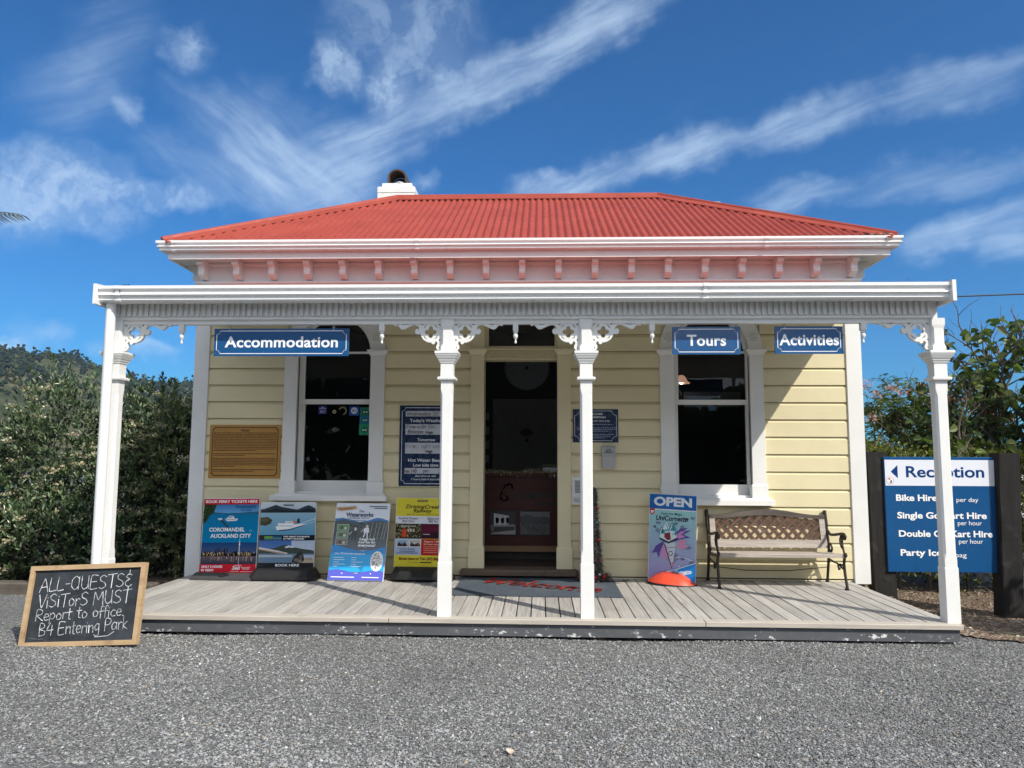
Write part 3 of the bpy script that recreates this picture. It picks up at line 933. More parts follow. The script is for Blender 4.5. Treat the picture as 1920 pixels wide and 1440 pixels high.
def fret_loops():
    k = 1 / 1763.0
    z0 = 2.146
    out = [(0, 0), (655, 0), (658, 48), (648, 50), (640, 64), (625, 72), (606, 62), (592, 62), (578, 74), (560, 96), (545, 110), (525, 117), (505, 114), (480, 104), (455, 90), (425, 76), (390, 64), (355, 60), (330, 68), (312, 84), (304, 102), (310, 120), (322, 118), (324, 106), (342, 112), (356, 130), (358, 152), (346, 172), (326, 184), (303, 182), (286, 176), (282, 190), (272, 214), (256, 240), (234, 262), (206, 279), (178, 289), (152, 292), (138, 292), (134, 306), (118, 316), (102, 312), (90, 298), (92, 284), (80, 278), (66, 284), (58, 298), (60, 314), (70, 330), (76, 352), (70, 374), (56, 390), (36, 397), (16, 392), (0, 392)]
    holes = []
    cxx, cyy = 150, 154
    q = []
    for a0 in (0, 90, 180, 270):                # quatrefoil
        ox, oy = cxx + 48 * math.cos(R(a0)), cyy + 48 * math.sin(R(a0))
        for a in range(a0 - 118, a0 + 119, 24): q.append((ox + 30 * math.cos(R(a)), oy + 30 * math.sin(R(a))))
    holes.append(q)
    for a0 in (45, 135, 225, 315):              # slits at the diagonals
        d, w = R(a0), 34
        sl = []
        for s in (-1, -.5, 0, .5, 1):
            sl.append((s * w, -100 + 6 * abs(s)))
        for s in (1, .5, 0, -.5, -1):
            sl.append((s * w, -100 - (1 - s * s) * 13 + 6 * abs(s)))
        ca, sa = math.cos(d + R(90)), math.sin(d + R(90))
        holes.append([(cxx + a * ca - b * sa, cyy + a * sa + b * ca) for a, b in sl])
    holes.append([(22, 42), (58, 42), (44, 54), (34, 74), (24, 80)])
    holes.append([(232, 42), (290, 42), (276, 52), (262, 72), (250, 60)])
    holes.append([(22, 240), (34, 252), (46, 262), (34, 274), (24, 280)])
    holes.append([(30, 340), (42, 356), (40, 374), (28, 380)])
    holes.append([(430, 44), (500, 44), (520, 52), (536, 60), (500, 62), (460, 54)])
    holes.append([(556, 44), (586, 44), (572, 58)])
    return [[(a * k, z0 - b * k) for a, b in lp] for lp in [out] + holes]
FL = fret_loops()
def fret(x, sx):
    return curve_plate('fretwork_bracket', [[(x + sx * a, z) for a, z in lp] for lp in FL], .028, M['white'], cot, DY + .002)
for i, x in enumerate(PX):
    for sx in (-1, 1):
        if (i == 0 and sx < 0) or (i == 3 and sx > 0): continue
        fret(x + sx * .0435, sx)
def pendant():
    mb = MB()
    mb.loft([(0, 0, 2.118, .0195, .0195, .001), (0, 0, 2.068, .0195, .0195, .001), (0, 0, 2.062, .0160, .0160, .003)])
    mb.lathe([(.012, 2.063), (.017, 2.058), (.017, 2.050), (.010, 2.046), (.016, 2.040), (.0175, 2.030), (.0165, 2.020), (.010, 2.010), (.006, 2.004), (.006, 1.988), (.009, 1.984), (.009, 1.976), (.003, 1.971)], (0, 0, 0), n=14)
    return mb.build('turned_pendant', M['white'], cot)
pd = pendant()
for i, x in enumerate((-2.53, -1.008, -.010, .995, 2.522)):
    o = pd if i == 0 else copy_tree(pd, cot)
    o.location = (x, DY - .008, 0)

# downpipe in front of the first post
mb = MB()
mb.tube([(-3.022, -1.892, 2.262), (-3.022, -1.890, 2.0), (-3.026, -1.880, .12)], .035, 16)
mb.tube([(-3.026, -1.882, .12), (-3.026, -1.905, .03), (-3.026, -1.93, -.10)], .037, 16)
mb.build('downpipe', M['gutter'], cot)

# deck: separate boards, nosing, painted fascia, bearers
DX0, DX1, DF = -3.20, 3.062, -1.862
mb = MB()
w = .1065
x = math.floor(DX0 / w) * w
while x < DX1:
    a, b = max(x + .0038, DX0), min(x + w - .0038, DX1)
    if b - a > .01:
        mb.bbox(a, b, DF + .085, -.012, -.028, random.uniform(-.0012, .0012), .002)
    x += w
mb.build('deck_boards', M['deck'], cot)
mb = MB()
for a, b in ((DX0, -.9), (-.897, 1.32), (1.323, DX1 + .012)):
    mb.bbox(a, b, DF - .012, DF + .081, -.030, .002, .004)
mb.build('deck_nosing', wood('pale_worn_nosing', (.52, .48, .42), (.40, .36, .31), .75, (2.5, 40, 40), (.28, .25, .21), .4), cot)
mb = MB()
mb.box(DX0 + .0, DX1 - .004, DF + .012, DF + .045, -.118, -.0315)
mb.box(DX1 - .034, DX1 - .004, DF + .046, -.03, -.118, -.0315); mb.box(DX0 + .004, DX0 + .034, DF + .046, -.03, -.118, -.0315)
mb.build('deck_fascia', M['fascia'], cot)
m_bear = wood('rough_bearers', (.20, .17, .13), (.13, .11, .085), .8)
for x in (-2.4, -1.25, -.62, .58, 1.35, 2.5):
    MB().box(x - .05, x + .05, DF + .06, DF + .16, -.30, -.032).build('deck_bearer', m_bear, cot)
MB().box(WX0 + .05, WX1 - .05, -.008, .04, -.30, .022).build('base_board', M['interior'], cot)

# ---- windows
def roundel(mb, x, z, r, y):
    mb.lathe([(r, y), (r, y - .012), (r * .84, y - .017), (r * .76, y - .004), (r * .56, y - .004), (r * .48, y - .016), (r * .34, y - .017), (r * .28, y - .005), (r * .17, y - .005), (r * .13, y - .019), (.001, y - .020)], (x, 0, z), 'y', 18)
def pilaster(w0, w1, zb, zt, ybase, m, parent, base_h, base_w=.012, cap=.03, sill_y=-.05):
    mb = MB()
    mb.bbox(w0, w1, sill_y, .02, zb + base_h, zt - .062, .003)
    mb.bbox(w0 - base_w, w1 + base_w, sill_y - .014, .018, zb, zb + base_h - .008, .003)
    mb.loft([((w0 + w1) / 2, (sill_y + .02) / 2, zb + base_h - .008, (w1 - w0) / 2 + base_w, .02 - (sill_y) / 2, .002), ((w0 + w1) / 2, (sill_y + .02) / 2, zb + base_h + .004, (w1 - w0) / 2 + .002, .012 - (sill_y) / 2, .002)])
    xc, hw = (w0 + w1) / 2, (w1 - w0) / 2
    yc = (sill_y + .02) / 2; hy = (.02 - sill_y) / 2
    mb.loft([(xc, yc, zt - .062, hw + .004, hy + .004, .001), (xc, yc, zt - .052, hw + .006, hy + .006, .001), (xc, yc, zt - .016, hw + cap, hy + cap, .001), (xc, yc, zt, hw + cap + .002, hy + cap + .002, .001)])
    return mb.build('pilaster', m, parent)
def window(w, sill_top):
    xc = (w[0] + w[3]) / 2
    iw0, iw1 = w[1], w[2]
    zs = 2.178
    mb = MB()
    # reveal lining behind the pilasters
    mb.box(iw0 - .02, iw0 + .0, -.015, .12, sill_top, zs); mb.box(iw1, iw1 + .02, -.015, .12, sill_top, zs)
    mb.box(iw0 - .02, iw1 + .02, -.012, .12, sill_top + .0, sill_top + .022)
    win = mb.build('window', M['white'], cot)
    pilaster(w[0], w[1], sill_top, zs + .005, 0, M['white'], win, .125)
    pilaster(w[2], w[3], sill_top, zs + .005, 0, M['white'], win, .125)
    mb = MB(); mb.bbox(w[0] - .085, w[3] + .055, -.115, .02, sill_top - .066, sill_top - .014, .004); mb.bbox(w[0] - .05, w[3] + .03, -.085, .02, sill_top - .014, sill_top, .003)
    mb.build('sill', M['white'], win)
    ro, ri = (w[3] - w[0]) / 2 - .002, (iw1 - iw0) / 2
    mb = MB()
    ring = [(xc + ro * math.cos(R(a)), zs + .006 + ro * math.sin(R(a))) for a in range(0, 181, 6)] + [(xc + ri * math.cos(R(a)), zs + .006 + ri * math.sin(R(a))) for a in range(180, -1, -6)]
    mb.prism(ring, 'y', -.048, .06)
    arch = mb.build('archivolt', M['white'], win)
    for a in (16, 40, 140, 164, 66, 90, 114):
        rm = (ro + ri) / 2
        mb = MB(); roundel(mb, xc + rm * math.cos(R(a)), zs + .006 + rm * math.sin(R(a)), .047, -.048)
        mb.build('roundel', M['white'], win)
    # sashes: upper one stands a little in front of the lower
    sw = .052
    mb = MB()
    mb.box(iw0, iw0 + sw, .030, .062, 1.655, zs); mb.box(iw1 - sw * .35, iw1, .030, .062, 1.655, zs)
    mb.box(iw0 + sw, iw1 - sw * .35, .032, .062, 1.655, 1.703)
    mb.box(iw0 + sw, iw1 - sw * .35, .032, .062, 2.158, zs)
    a = [(xc + (ri - .001) * math.cos(R(q)), zs + (ri - .001) * math.sin(R(q))) for q in range(0, 181, 8)] + [(xc + (ri - .03) * math.cos(R(q)), zs + (ri - .03) * math.sin(R(q))) for q in range(180, -1, -8)]
    mb.prism(a, 'y', .032, .062)
    us = mb.build('upper_sash', M['white'], win)
    mb = MB()
    mb.box(iw0, iw0 + sw * .95, .066, .095, sill_top + .022, 1.655); mb.box(iw1 - sw * .35, iw1, .066, .095, sill_top + .022, 1.655)
    mb.box(iw0 + sw * .95, iw1 - sw * .35, .064, .095, sill_top + .022, sill_top + .122)
    mb.box(iw0 + .001, iw0 + .03, .028, .064, 1.585, 1.654); mb.box(iw1 - .022, iw1 - .001, .028, .064, 1.585, 1.654)
    ls = mb.build('lower_sash', M['white'], win)
    def pane(x0, x1, z0, z1, y):
        MB().add([(x0, y, z0), (x1, y, z0), (x1, y, z1), (x0, y, z1)], [(0, 1, 2, 3)]).build('pane', M['glass'], win)
    pane(iw0 + sw - .004, iw1 - .014, 1.70, 2.16, .048)
    pane(iw0 + sw - .006, iw1 - .014, sill_top + .118, 1.66, .082)
    MB().add([(xc + (ri - .02) * math.cos(R(q)), .048, zs - .002 + (ri - .02) * math.sin(R(q))) for q in range(0, 181, 10)], [tuple(range(19))]).build('pane', M['glass'], win)
    return win
win_l = window(WL, .782)
win_r = window(WR, .765)

# ---- doorway
mb = MB()
mb.box(DR[1] - .022, DR[1], -.02, .14, .088, 2.62); mb.box(DR[2], DR[2] + .022, -.02, .14, .088, 2.62)
mb.box(DR[1], DR[2], .01, .14, 2.088, 2.218)
door = mb.build('doorway', M['cream'], cot)
pilaster(DR[0], DR[1], .09, 2.192, 0, M['cream'], door, .20)
pilaster(DR[2], DR[3], .09, 2.192, 0, M['cream'], door, .20)
mb = MB()
mb.box(DR[0] + .02, DR[1], -.035, .0, 2.194, 2.66); mb.box(DR[2], DR[3] - .02, -.035, .0, 2.194, 2.66)
mb.box(DR[1], DR[2], -.035, .03, 2.60, 2.66)
mb.build('architrave', M['cream'], door)
mb = MB()
mb.box(DR[1] + .0005, DR[2] - .0005, -.026, .009, 2.090, 2.104)
mb.box(DR[1] + .0005, DR[2] - .0005, -.012, .008, 2.105, 2.182)
mb.box(DR[1] + .0005, DR[2] - .0005, -.030, .008, 2.183, 2.198)
n = 12
for i in range(n):
    roundel(mb, DR[1] + .032 + (DR[2] - DR[1] - .064) * i / (n - 1), 2.1435, .0345, -.012)
mb.build('lintel', M['cream'], door)
MB().bbox(-.585, .528, -.115, .13, .032, .086, .012).build('threshold', M['threshold'], door)
mb = MB()
mb.box(DR[1], DR[1] + .035, .03, .07, 2.218, 2.6); mb.box(DR[2] - .025, DR[2], .03, .07, 2.218, 2.6); mb.box(DR[1] + .035, DR[2] - .025, .032, .068, 2.218, 2.232)
fan = mb.build('fanlight', M['cream'], door)
MB().add([(DR[1] + .03, .05, 2.23), (DR[2] - .02, .05, 2.23), (DR[2] - .02, .05, 2.6), (DR[1] + .03, .05, 2.6)], [(0, 1, 2, 3)]).build('pane', M['glass'], fan)

# ---- inside
mb = MB()
IX0, IX1, IY = -3.12, 3.12, 2.22
mb.add([(IX0, .125, .08), (IX0, IY, .08), (IX0, IY, 2.75), (IX0, .125, 2.75)], [(0, 1, 2, 3)])
mb.add([(IX1, .125, .08), (IX1, IY, .08), (IX1, IY, 2.75), (IX1, .125, 2.75)], [(0, 1, 2, 3)])
mb.add([(IX0, IY, .08), (IX1, IY, .08), (IX1, IY, 2.75), (IX0, IY, 2.75)], [(0, 1, 2, 3)])
# lining behind the front wall, leaving the openings free
for a, b, z0, z1 in ((IX0, WL[1], .08, 2.75), (WL[1], WL[2], .08, .79), (WL[2], DR[1] - .02, .08, 2.75), (DR[2] + .02, WR[1], .08, 2.75), (WR[1], WR[2], .08, .77), (WR[2], IX1, .08, 2.75)):
    mb.add([(a, .122, z0), (b, .122, z0), (b, .122, z1), (a, .122, z1)], [(0, 1, 2, 3)])
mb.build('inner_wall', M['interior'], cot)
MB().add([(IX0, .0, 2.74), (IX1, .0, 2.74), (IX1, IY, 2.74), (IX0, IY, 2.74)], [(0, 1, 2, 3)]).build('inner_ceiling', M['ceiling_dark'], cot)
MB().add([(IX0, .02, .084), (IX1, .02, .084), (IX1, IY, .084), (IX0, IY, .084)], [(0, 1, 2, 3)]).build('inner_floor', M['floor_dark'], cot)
mb = MB()
dx0, dx1, dz1 = -.43, .46, 1.885
m_idoor = plain('old_white_inner_door', (.24, .24, .225), .5)
mb.box(dx0, dx1, IY - .03, IY - .002, .09, dz1)
mb.box(dx0 + .07, dx1 - .07, IY - .038, IY - .03, dz1 - .105, dz1 - .085)
mb.box(dx0 + .07, dx0 + .085, IY - .038, IY - .03, .2, dz1 - .105); mb.box(dx1 - .085, dx1 - .07, IY - .038, IY - .03, .2, dz1 - .105)
mb.build('inner_door', m_idoor, cot)

# ------------------------------------------------------------------ the ground
def gz(x, y):
    """height of the ground: gravel almost flat, falling away in the bark bed right of the deck"""
    z = -0.130 + 0.006 * math.sin(x * 1.9 + .5) * math.sin(y * 1.3) + 0.004 * math.sin(x * 4.1 + y * 2.7)
    a = min(max((x - 3.22) / .75, 0), 1); b = min(max((y + 1.75) / 1.2, 0), 1)
    a = a * a * (3 - 2 * a); b = b * b * (3 - 2 * b)
    c = 1 - min(max((x - 9) / 6, 0), 1)
    return z - .21 * a * b * c - .02 * max(0, 1 - abs(y + 1.72) / .2) * (1 if -3.1 < x < 3 else 0)

def gravel_mat():
    t = NT('grey_gravel')
    v = t.tc.outputs['Object']
    cell = t.vor(105, 'F1', 'Color', v)
    dist = t.vor(105, 'F1', 'Distance', v)
    s = t.sep(cell)
    c = t.mix(t.ramp(s[0], 0, 1), (0.055, 0.060, 0.062, 1), (0.29, 0.295, 0.288, 1))
    c = t.mix(t.ramp(s[1], .93, .95), c, (0.46, 0.45, 0.43, 1))
    c = t.mix(t.ramp(s[2], .94, .97, 0, .7), c, (0.22, 0.17, 0.12, 1))
    c = t.mix(t.ramp(t.noise(1.1, 4), .35, .7, 0, .35), c, (0.21, 0.207, 0.195, 1))
    c = t.mix(t.ramp(t.noise(.5, 3), .5, .7, 0, .3), c, (0.10, 0.105, 0.11, 1))
    t.base(c); t.rough(.85); t.spec(.3)
    h = t.math('SUBTRACT', 1.0, dist)
    t.bump(h, 1.0, .012)
    return t.mat
M['gravel'] = gravel_mat()
M['bark_chip'] = None
def mulch_mat():
    t = NT('bark_mulch')
    n = t.vor(38, 'F1', 'Color')
    s = t.sep(n)
    c = t.mix(s[0], (0.10, 0.062, 0.040, 1), (0.30, 0.215, 0.155, 1))
    c = t.mix(t.ramp(s[1], .8, .85), c, (0.42, 0.34, 0.26, 1))
    c = t.mix(t.ramp(t.noise(2, 4), .4, .7, 0, .6), c, (0.075, 0.05, 0.035, 1))
    t.base(c); t.rough(.9); t.bump(t.vor(38), 1.0, .03)
    return t.mat
M['mulch'] = mulch_mat()

def sheet(name, xs, ys, mat, lift=0.0, keep=None):
    vs = [(x, y, gz(x, y) + lift) for y in ys for x in xs]
    n = len(xs)
    fs = []
    for j in range(len(ys) - 1):
        for i in range(n - 1):
            if keep and not keep((xs[i] + xs[i + 1]) / 2, (ys[j] + ys[j + 1]) / 2): continue
            fs.append((j * n + i, j * n + i + 1, (j + 1) * n + i + 1, (j + 1) * n + i))
    o = MB().add(vs, fs, 0, None, True).build(name, mat)
    return tag(o, None, None, None, 'structure')
def axis(lo, hi, fine_lo, fine_hi, step):
    a = list(np.arange(fine_lo, fine_hi + 1e-6, step))
    k = fine_hi
    d = step
    while k < hi: d *= 1.6; k = min(k + d, hi); a.append(k)
    k = fine_lo; d = step
    while k > lo: d *= 1.6; k = max(k - d, lo); a.insert(0, k)
    return a
ground = sheet('ground', axis(-900, 900, -7, 8, .10), axis(-900, 900, -4.2, 3, .10), M['gravel'])
tag(ground, 'grey crushed gravel yard in front of the cottage', 'ground')
def in_mulch(x, y):
    e = .05 * math.sin(x * 5) + .03 * math.sin(x * 13)
    return y > -1.60 - (x - 3.2) * .55 + e and x > 3.10
mulch = sheet('bark_path', list(np.arange(3.05, 9.0, .05)), list(np.arange(-3.2, 6.0, .05)), M['mulch'], .012, in_mulch)
tag(mulch, 'bark mulch bed and path to the right of the deck', 'path')
bed = sheet('garden_bed', list(np.arange(-9.5, -3.19, .1)), list(np.arange(-.32, 5.0, .1)), M['mulch'], .02)
tag(bed, 'dark leaf-littered bed under the shrubs left of the deck', 'garden bed')

# loose stones in front, each a little lump
def stones():
    rng = np.random.default_rng(11)
    phi = (1 + 5 ** .5) / 2
    ico = np.array([(-1, phi, 0), (1, phi, 0), (-1, -phi, 0), (1, -phi, 0), (0, -1, phi), (0, 1, phi), (0, -1, -phi), (0, 1, -phi), (phi, 0, -1), (phi, 0, 1), (-phi, 0, -1), (-phi, 0, 1)]) / math.hypot(1, phi)
    F = np.array([(0, 11, 5), (0, 5, 1), (0, 1, 7), (0, 7, 10), (0, 10, 11), (1, 5, 9), (5, 11, 4), (11, 10, 2), (10, 7, 6), (7, 1, 8), (3, 9, 4), (3, 4, 2), (3, 2, 6), (3, 6, 8), (3, 8, 9), (4, 9, 5), (2, 4, 11), (6, 2, 10), (8, 6, 7), (9, 8, 1)])
    n = 84000
    y = -4.1 + 2.55 * rng.random(n) ** 1.15
    half = 2.2 + (y + 4.1) * 1.0
    x = .05 + (rng.random(n) * 2 - 1) * (half + .55)
    ok = ~((x > 3.10) & (y > -1.66 - (x - 3.2) * .55))
    x, y = x[ok], y[ok]; n = len(x)
    r = .0032 + .0050 * rng.random(n) ** 2.0
    z = np.array([gz(a, b) for a, b in zip(x, y)]) + r * .30
    V = ico[None] * (1 + .5 * (rng.random((n, 12, 1)) - .5))
    sc = np.stack([.8 + .7 * rng.random(n), .7 + .5 * rng.random(n), .45 + .35 * rng.random(n)], 1)
    V = V * sc[:, None, :]
    a = rng.random(n) * 6.283; ca, sa = np.cos(a)[:, None], np.sin(a)[:, None]
    tl = (rng.random((n, 1)) - .5) * .9
    X = V[..., 0] * ca - V[..., 1] * sa; Y = V[..., 0] * sa + V[..., 1] * ca; Z = V[..., 2] + tl * V[..., 0]
    V = np.stack([X, Y, Z], 2) * r[:, None, None] + np.stack([x, y, z], 1)[:, None, :]
    f = (F[None] + 12 * np.arange(n)[:, None, None]).reshape(-1, 3)
    g = (.085 + .265 * rng.random(n) ** 1.2) * (1 + .16 * np.sin(x * 2.1 + .6 * np.sin(y * 3)) * np.sin(y * 1.7 + x * .4) + .10 * np.sin(x * 5.3 + y * 2) * np.sin(y * 4.1 - x))
    g[rng.random(n) > .965] *= 1.7
    c = g[:, None] * np.array([.985, 1.0, 1.01])
    br = rng.random(n) > .965
    c[br] = c[br] * np.array([1.15, .95, .72])
    t = NT('stone_grey'); t.base(t.attr()); t.rough(.8); t.spec(.35)
    o = np_mesh('gravel', V.reshape(-1, 3), f, t.mat, None, np.repeat(c, 20, 0))
    tag(o, 'loose grey gravel stones spread in front of the deck', 'gravel', None, 'stuff')
stones()
o = MB()
o.loft([(0, 0, 0, .004, .004, .001)])  # stem seed
o = MB()
pts = [(0, -.052), (.022, -.03), (.034, 0), (.026, .03), (.004, .052), (-.022, .034), (-.032, .0), (-.02, -.034)]
ring = [(x, y, .012 + .010 * (abs(x) * 30) + .12 * y * y * 4) for x, y in pts]
o.add(ring + [(0, 0, .004)], [(8, i, (i + 1) % 8) for i in range(8)])
o.tube([(0, -.05, .012), (.004, -.08, .004)], .0016, 5)
lf = o.build('dry_leaf', plain('pinkish_tan_leaf', (.66, .52, .42), .7))
lf.location = (.045, -3.93, gz(.045, -3.93) + .004); lf.rotation_euler = (.1, .15, .25); lf.scale = (.55, .5, .6)
tag(lf, 'single curled pinkish tan leaf lying alone on the gravel', 'leaf')

# ------------------------------------------------------------------ hanging signs
def hanging_sign(label, text, x0, x1, z0, z1, tw, th, dy=0.0, rot=0.0):
    y = DY + .018 + dy
    xc, w, h = (x0 + x1) / 2, x1 - x0, z1 - z0
    t = thing('hanging_sign', label, 'sign', (xc, y, z0), (0, 0, rot), 'blue signs hanging from the verandah beam')
    MB().bbox(-w / 2, w / 2, -.006, .006, 0, h, .0012).build('board', M['blue'], t)
    s = Sheet(.0003); s.frame(-w / 2 + .020, .018, w / 2 - .020, h - .018, .0052, .026, (238, 240, 242)); s.build('border', t, None, -.0066)
    s = Sheet(.0003); s.text(text, 0, h / 2 - th * .44, tw, th, (240, 242, 244), .024, space=1.04); s.build('lettering', t, None, -.0068)
    for sx in (-1, 1):
        hx = sx * (w / 2 - .118 if w > .8 else w / 2 - .072)
        mb = MB()
        mb.tube([(hx + .008 * math.cos(a), 0, h + .010 + .011 * math.sin(a)) for a in np.linspace(-1.3, 4.4, 14)], .0024, 6)
        mb.tube([(hx, 0, h + .018), (hx + .001, 0, h + .038)], .0024, 6)
        mb.tube([(hx, -.0075, h - .014), (hx, -.0075, h + .006), (hx, 0, h + .008)], .0022, 6)
        mb.build('hook', M['steel'], t)
    return t
hanging_sign('wide blue hanging sign reading Accommodation, in front of the left window', 'Accommodation', -2.290, -1.262, 1.884, 2.092, .862, .083)
hanging_sign('short blue hanging sign reading Tours, in front of the right window', 'Tours', 1.146, 1.644, 1.893, 2.098, .285, .083)
hanging_sign('short blue hanging sign reading Activities, beside the right corner board', 'Activities', 1.893, 2.386, 1.896, 2.100, .430, .083)

# ------------------------------------------------------------------ flat notices on the wall
def wall_board(name, label, cat, x0, x1, z0, z1, mat, th=.008, y=-.024):
    t = thing(name, label, cat, (x0, y, z0))
    MB().bbox(0, x1 - x0, -th, 0, 0, z1 - z0, .0015).build('panel', mat, t)
    return t, x1 - x0, z1 - z0, -th - .0004
t, w, h, y = wall_board('history_plaque', 'bronze coloured wall plaque headed History with dense small text', 'plaque', -3.072, -2.364, .924, 1.444, plain('bronze_plaque', (.45, .235, .050), .4, 0.1, var=.05))
s = Sheet(); s.frame(.030, .026, w - .030, h - .026, .0075, .020, (58, 22, 12)); s.text('History', w / 2, h - .064, .085, .026, (52, 22, 12), .02)
rnd = random.Random(2)
yy = h - .082
for par in (12, 2, 6, 2):
    for i in range(par):
        x = .042; end = w - .042 if i < par - 1 else w * rnd.uniform(.35, .7)
        while x < end:
            l = min(rnd.uniform(.008, .030), end - x)
            if l > .004:
                s.rect(x, yy, x + l, yy + .0062, (74, 36, 14), i == 0 and x < .05)
            x += l + .0048
        yy -= .0157
    yy -= .0145
s.build('lettering', t, None, y)

t, w, h, y = wall_board('weather_board', 'tall navy notice board with handwritten weather strips, partly behind a post', 'notice board', -1.197, -.672, .859, 1.638, M['navy'])
s = Sheet(); s.frame(.024, .022, w - .024, h - .022, .0055, .032, (225, 228, 235))
g = (196, 199, 208)
for a, b in ((.672, .725), (.495, .596), (.312, .416), (.118, .172)): s.rect(.058, a, w - .058, b, g)
wt = (232, 234, 240)
s.text("Today's Weather", w / 2, .617, .325, .031, wt, .02); s.text('Tomorrow', w / 2, .432, .175, .029, wt, .02)
s.text('Hot Water Beach', w / 2, .234, .345, .031, wt, .02); s.text('Low tide time', w / 2, .187, .245, .030, wt, .02)
s.text('Best time to visit', w / 2, .088, .20, .020, wt, .008, .25); s.text('2 hours before low tide', w / 2, .056, .285, .020, wt, .008, .25)
s.text('High', w / 2 + .030, .505, .068, .024, (28, 30, 36), .03); s.text('High', w / 2 + .030, .322, .068, .024, (28, 30, 36), .03)
ink = (70, 76, 82)
s.hand('Wednesday 30 D', .072, .682, .034, .36, .0034, ink); s.hand('Fine with SW', .072, .556, .034, .28, .0034, ink); s.hand('Breezes', .085, .508, .032, .155, .0034, ink)
s.hand('Fine - light winds', .072, .368, .034, .37, .0026, (120, 124, 132)); s.hand('am 1:40', .066, .128, .034, .11, .0034, (150, 70, 70)); s.hand('pm', .24, .130, .034, .05, .0034, (70, 84, 120)); s.hand('2:10', .39, .128, .034, .08, .0034, (150, 70, 70))
s.build('lettering', t, None, y)

t, w, h, y = wall_board('welcome_sign', 'small navy wall sign with fine white text for late arrivals, right of the door', 'sign', .488, .923, 1.285, 1.604, M['navy'])
s = Sheet(); s.frame(.016, .016, w - .016, h - .016, .0045, .044, (220, 224, 232))
s.text('WELCOME', w / 2, h - .054, .135, .018, wt, .03); s.text('LATE ARRIVALS', w / 2, h - .085, .195, .018, wt, .03); s.text('CARAVANS AND TENT SITES', w / 2, h - .119, .27, .012, wt, .02)
rnd = random.Random(8)
for yy, half in ((h - .150, .155), (h - .182, .18), (h - .198, .18), (h - .214, .10), (h - .245, .165), (h - .261, .14), (h - .278, .075)):
    x = w / 2 - half
    while x < w / 2 + half:
        l = rnd.uniform(.008, .024); s.rect(x, yy, x + l, yy + .0058, (168, 178, 200), False); x += l + .006
s.up()
s.build('lettering', t, None, y)

t = thing('late_arrivals_box', 'small grey metal box marked LATE ARRIVALS on the wall under the navy sign', 'letter box', (.764, -.024, 1.035))
MB().bbox(0, .121, -.052, 0, 0, .115, .004).build('body', plain('grey_enamel_box', (.46, .46, .47), .4), t)
MB().prism([(-.060, .112), (-.060, .196), (-.050, .214), (0, .219), (0, .112)], 'x', -.003, .124).build('lid', plain('grey_enamel_lid', (.40, .40, .42), .4), t)
s = Sheet(); s.text('LATE', .0605, .170, .050, .017, (25, 26, 30), .02); s.text('ARRIVALS', .0605, .148, .088, .017, (25, 26, 30), .02); s.build('lettering', t, None, -.0606)
t = thing('paper_notice', 'white typed paper notice pinned between the door pilaster and a post', 'notice', (.474, -.024, .694))
MB().add([(0, 0, 0), (.175, 0, .002), (.176, -.004, .258), (0, 0, .26)], [(0, 1, 2, 3)]).build('sheet', M['sign_white'], t)
s = Sheet()
for i in range(9): s.rect(.03, .11 + i * .0135, .03 + rnd.uniform(.08, .12), .1175 + i * .0135, (120, 122, 128), False)
s.rect(.02, .03, .13, .036, (90, 92, 98), False); s.rect(.02, .05, .12, .056, (150, 150, 156), False)
s.build('lettering', t, None, -.0055)

# stickers inside the left window
def sticker(label, x, z, w, h, draw):
    t = thing('window_sticker', label, 'sticker', (x, .0805, z), group='stickers on the left window')
    s = Sheet(.0002); draw(s, w, h); s.build('sticker_print', t, None, 0.0)
def owl(bg):
    def d(s, w, h):
        s.rect(0, 0, w, h, bg); s.ell(w / 2, h * .45, w * .32, h * .25, (15, 70, 60)); s.ell(w * .38, h * .45, w * .1, h * .1, (180, 215, 200)); s.ell(w * .62, h * .45, w * .1, h * .1, (180, 215, 200))
    return d
def d17(s, w, h):
    s.rect(0, 0, w, h, (35, 45, 120)); s.text('2017', w / 2, h * .16, w * .6, h * .28, (190, 195, 220)); s.rect(w * .1, h * .62, w * .9, h * .72, (160, 170, 205)); s.ell(w / 2, h * .84, w * .16, h * .08, (160, 170, 205))
def d85(s, w, h):
    s.rect(0, 0, w, h, (25, 75, 160)); s.ell(w * .5, h * .54, w * .33, w * .33, (205, 210, 225)); s.text('8.5', w * .5, h * .42, w * .38, h * .24, (30, 50, 110), .03)
def dfrog(s, w, h):
    s.ell(w / 2, h / 2, w / 2, h / 2, (200, 196, 150)); s.ell(w / 2, h / 2, w * .34, h * .26, (70, 78, 60))
def dring(s, w, h):
    for k in range(13):
        a = R(-70 + k * 18); s.rect(w / 2 + w * .42 * math.cos(a) - .006, h / 2 + h * .42 * math.sin(a) - .006, w / 2 + w * .42 * math.cos(a) + .006, h / 2 + h * .42 * math.sin(a) + .006, (150, 150, 90), False)
sticker('dark blue 2017 award sticker, leftmost on the left window', -2.035, 1.560, .085, .078, d17)
sticker('small round pale yellow sticker beside the 2017 sticker', -1.893, 1.565, .038, .034, dfrog)
sticker('ring of small yellowish letters on the dark left window', -1.835, 1.548, .085, .085, dring)
sticker('blue sticker with white disc reading 8.5 on the left window', -1.725, 1.545, .100, .090, d85)
sticker('dull green square owl sticker, top of the green column', -1.618, 1.542, .108, .084, owl((20, 120, 90)))
sticker('blue-teal owl sticker, middle of the green column', -1.619, 1.466, .107, .072, owl((20, 115, 150)))
sticker('bright green owl certificate sticker, bottom of the green column', -1.622, 1.352, .107, .110, owl((15, 145, 105)))

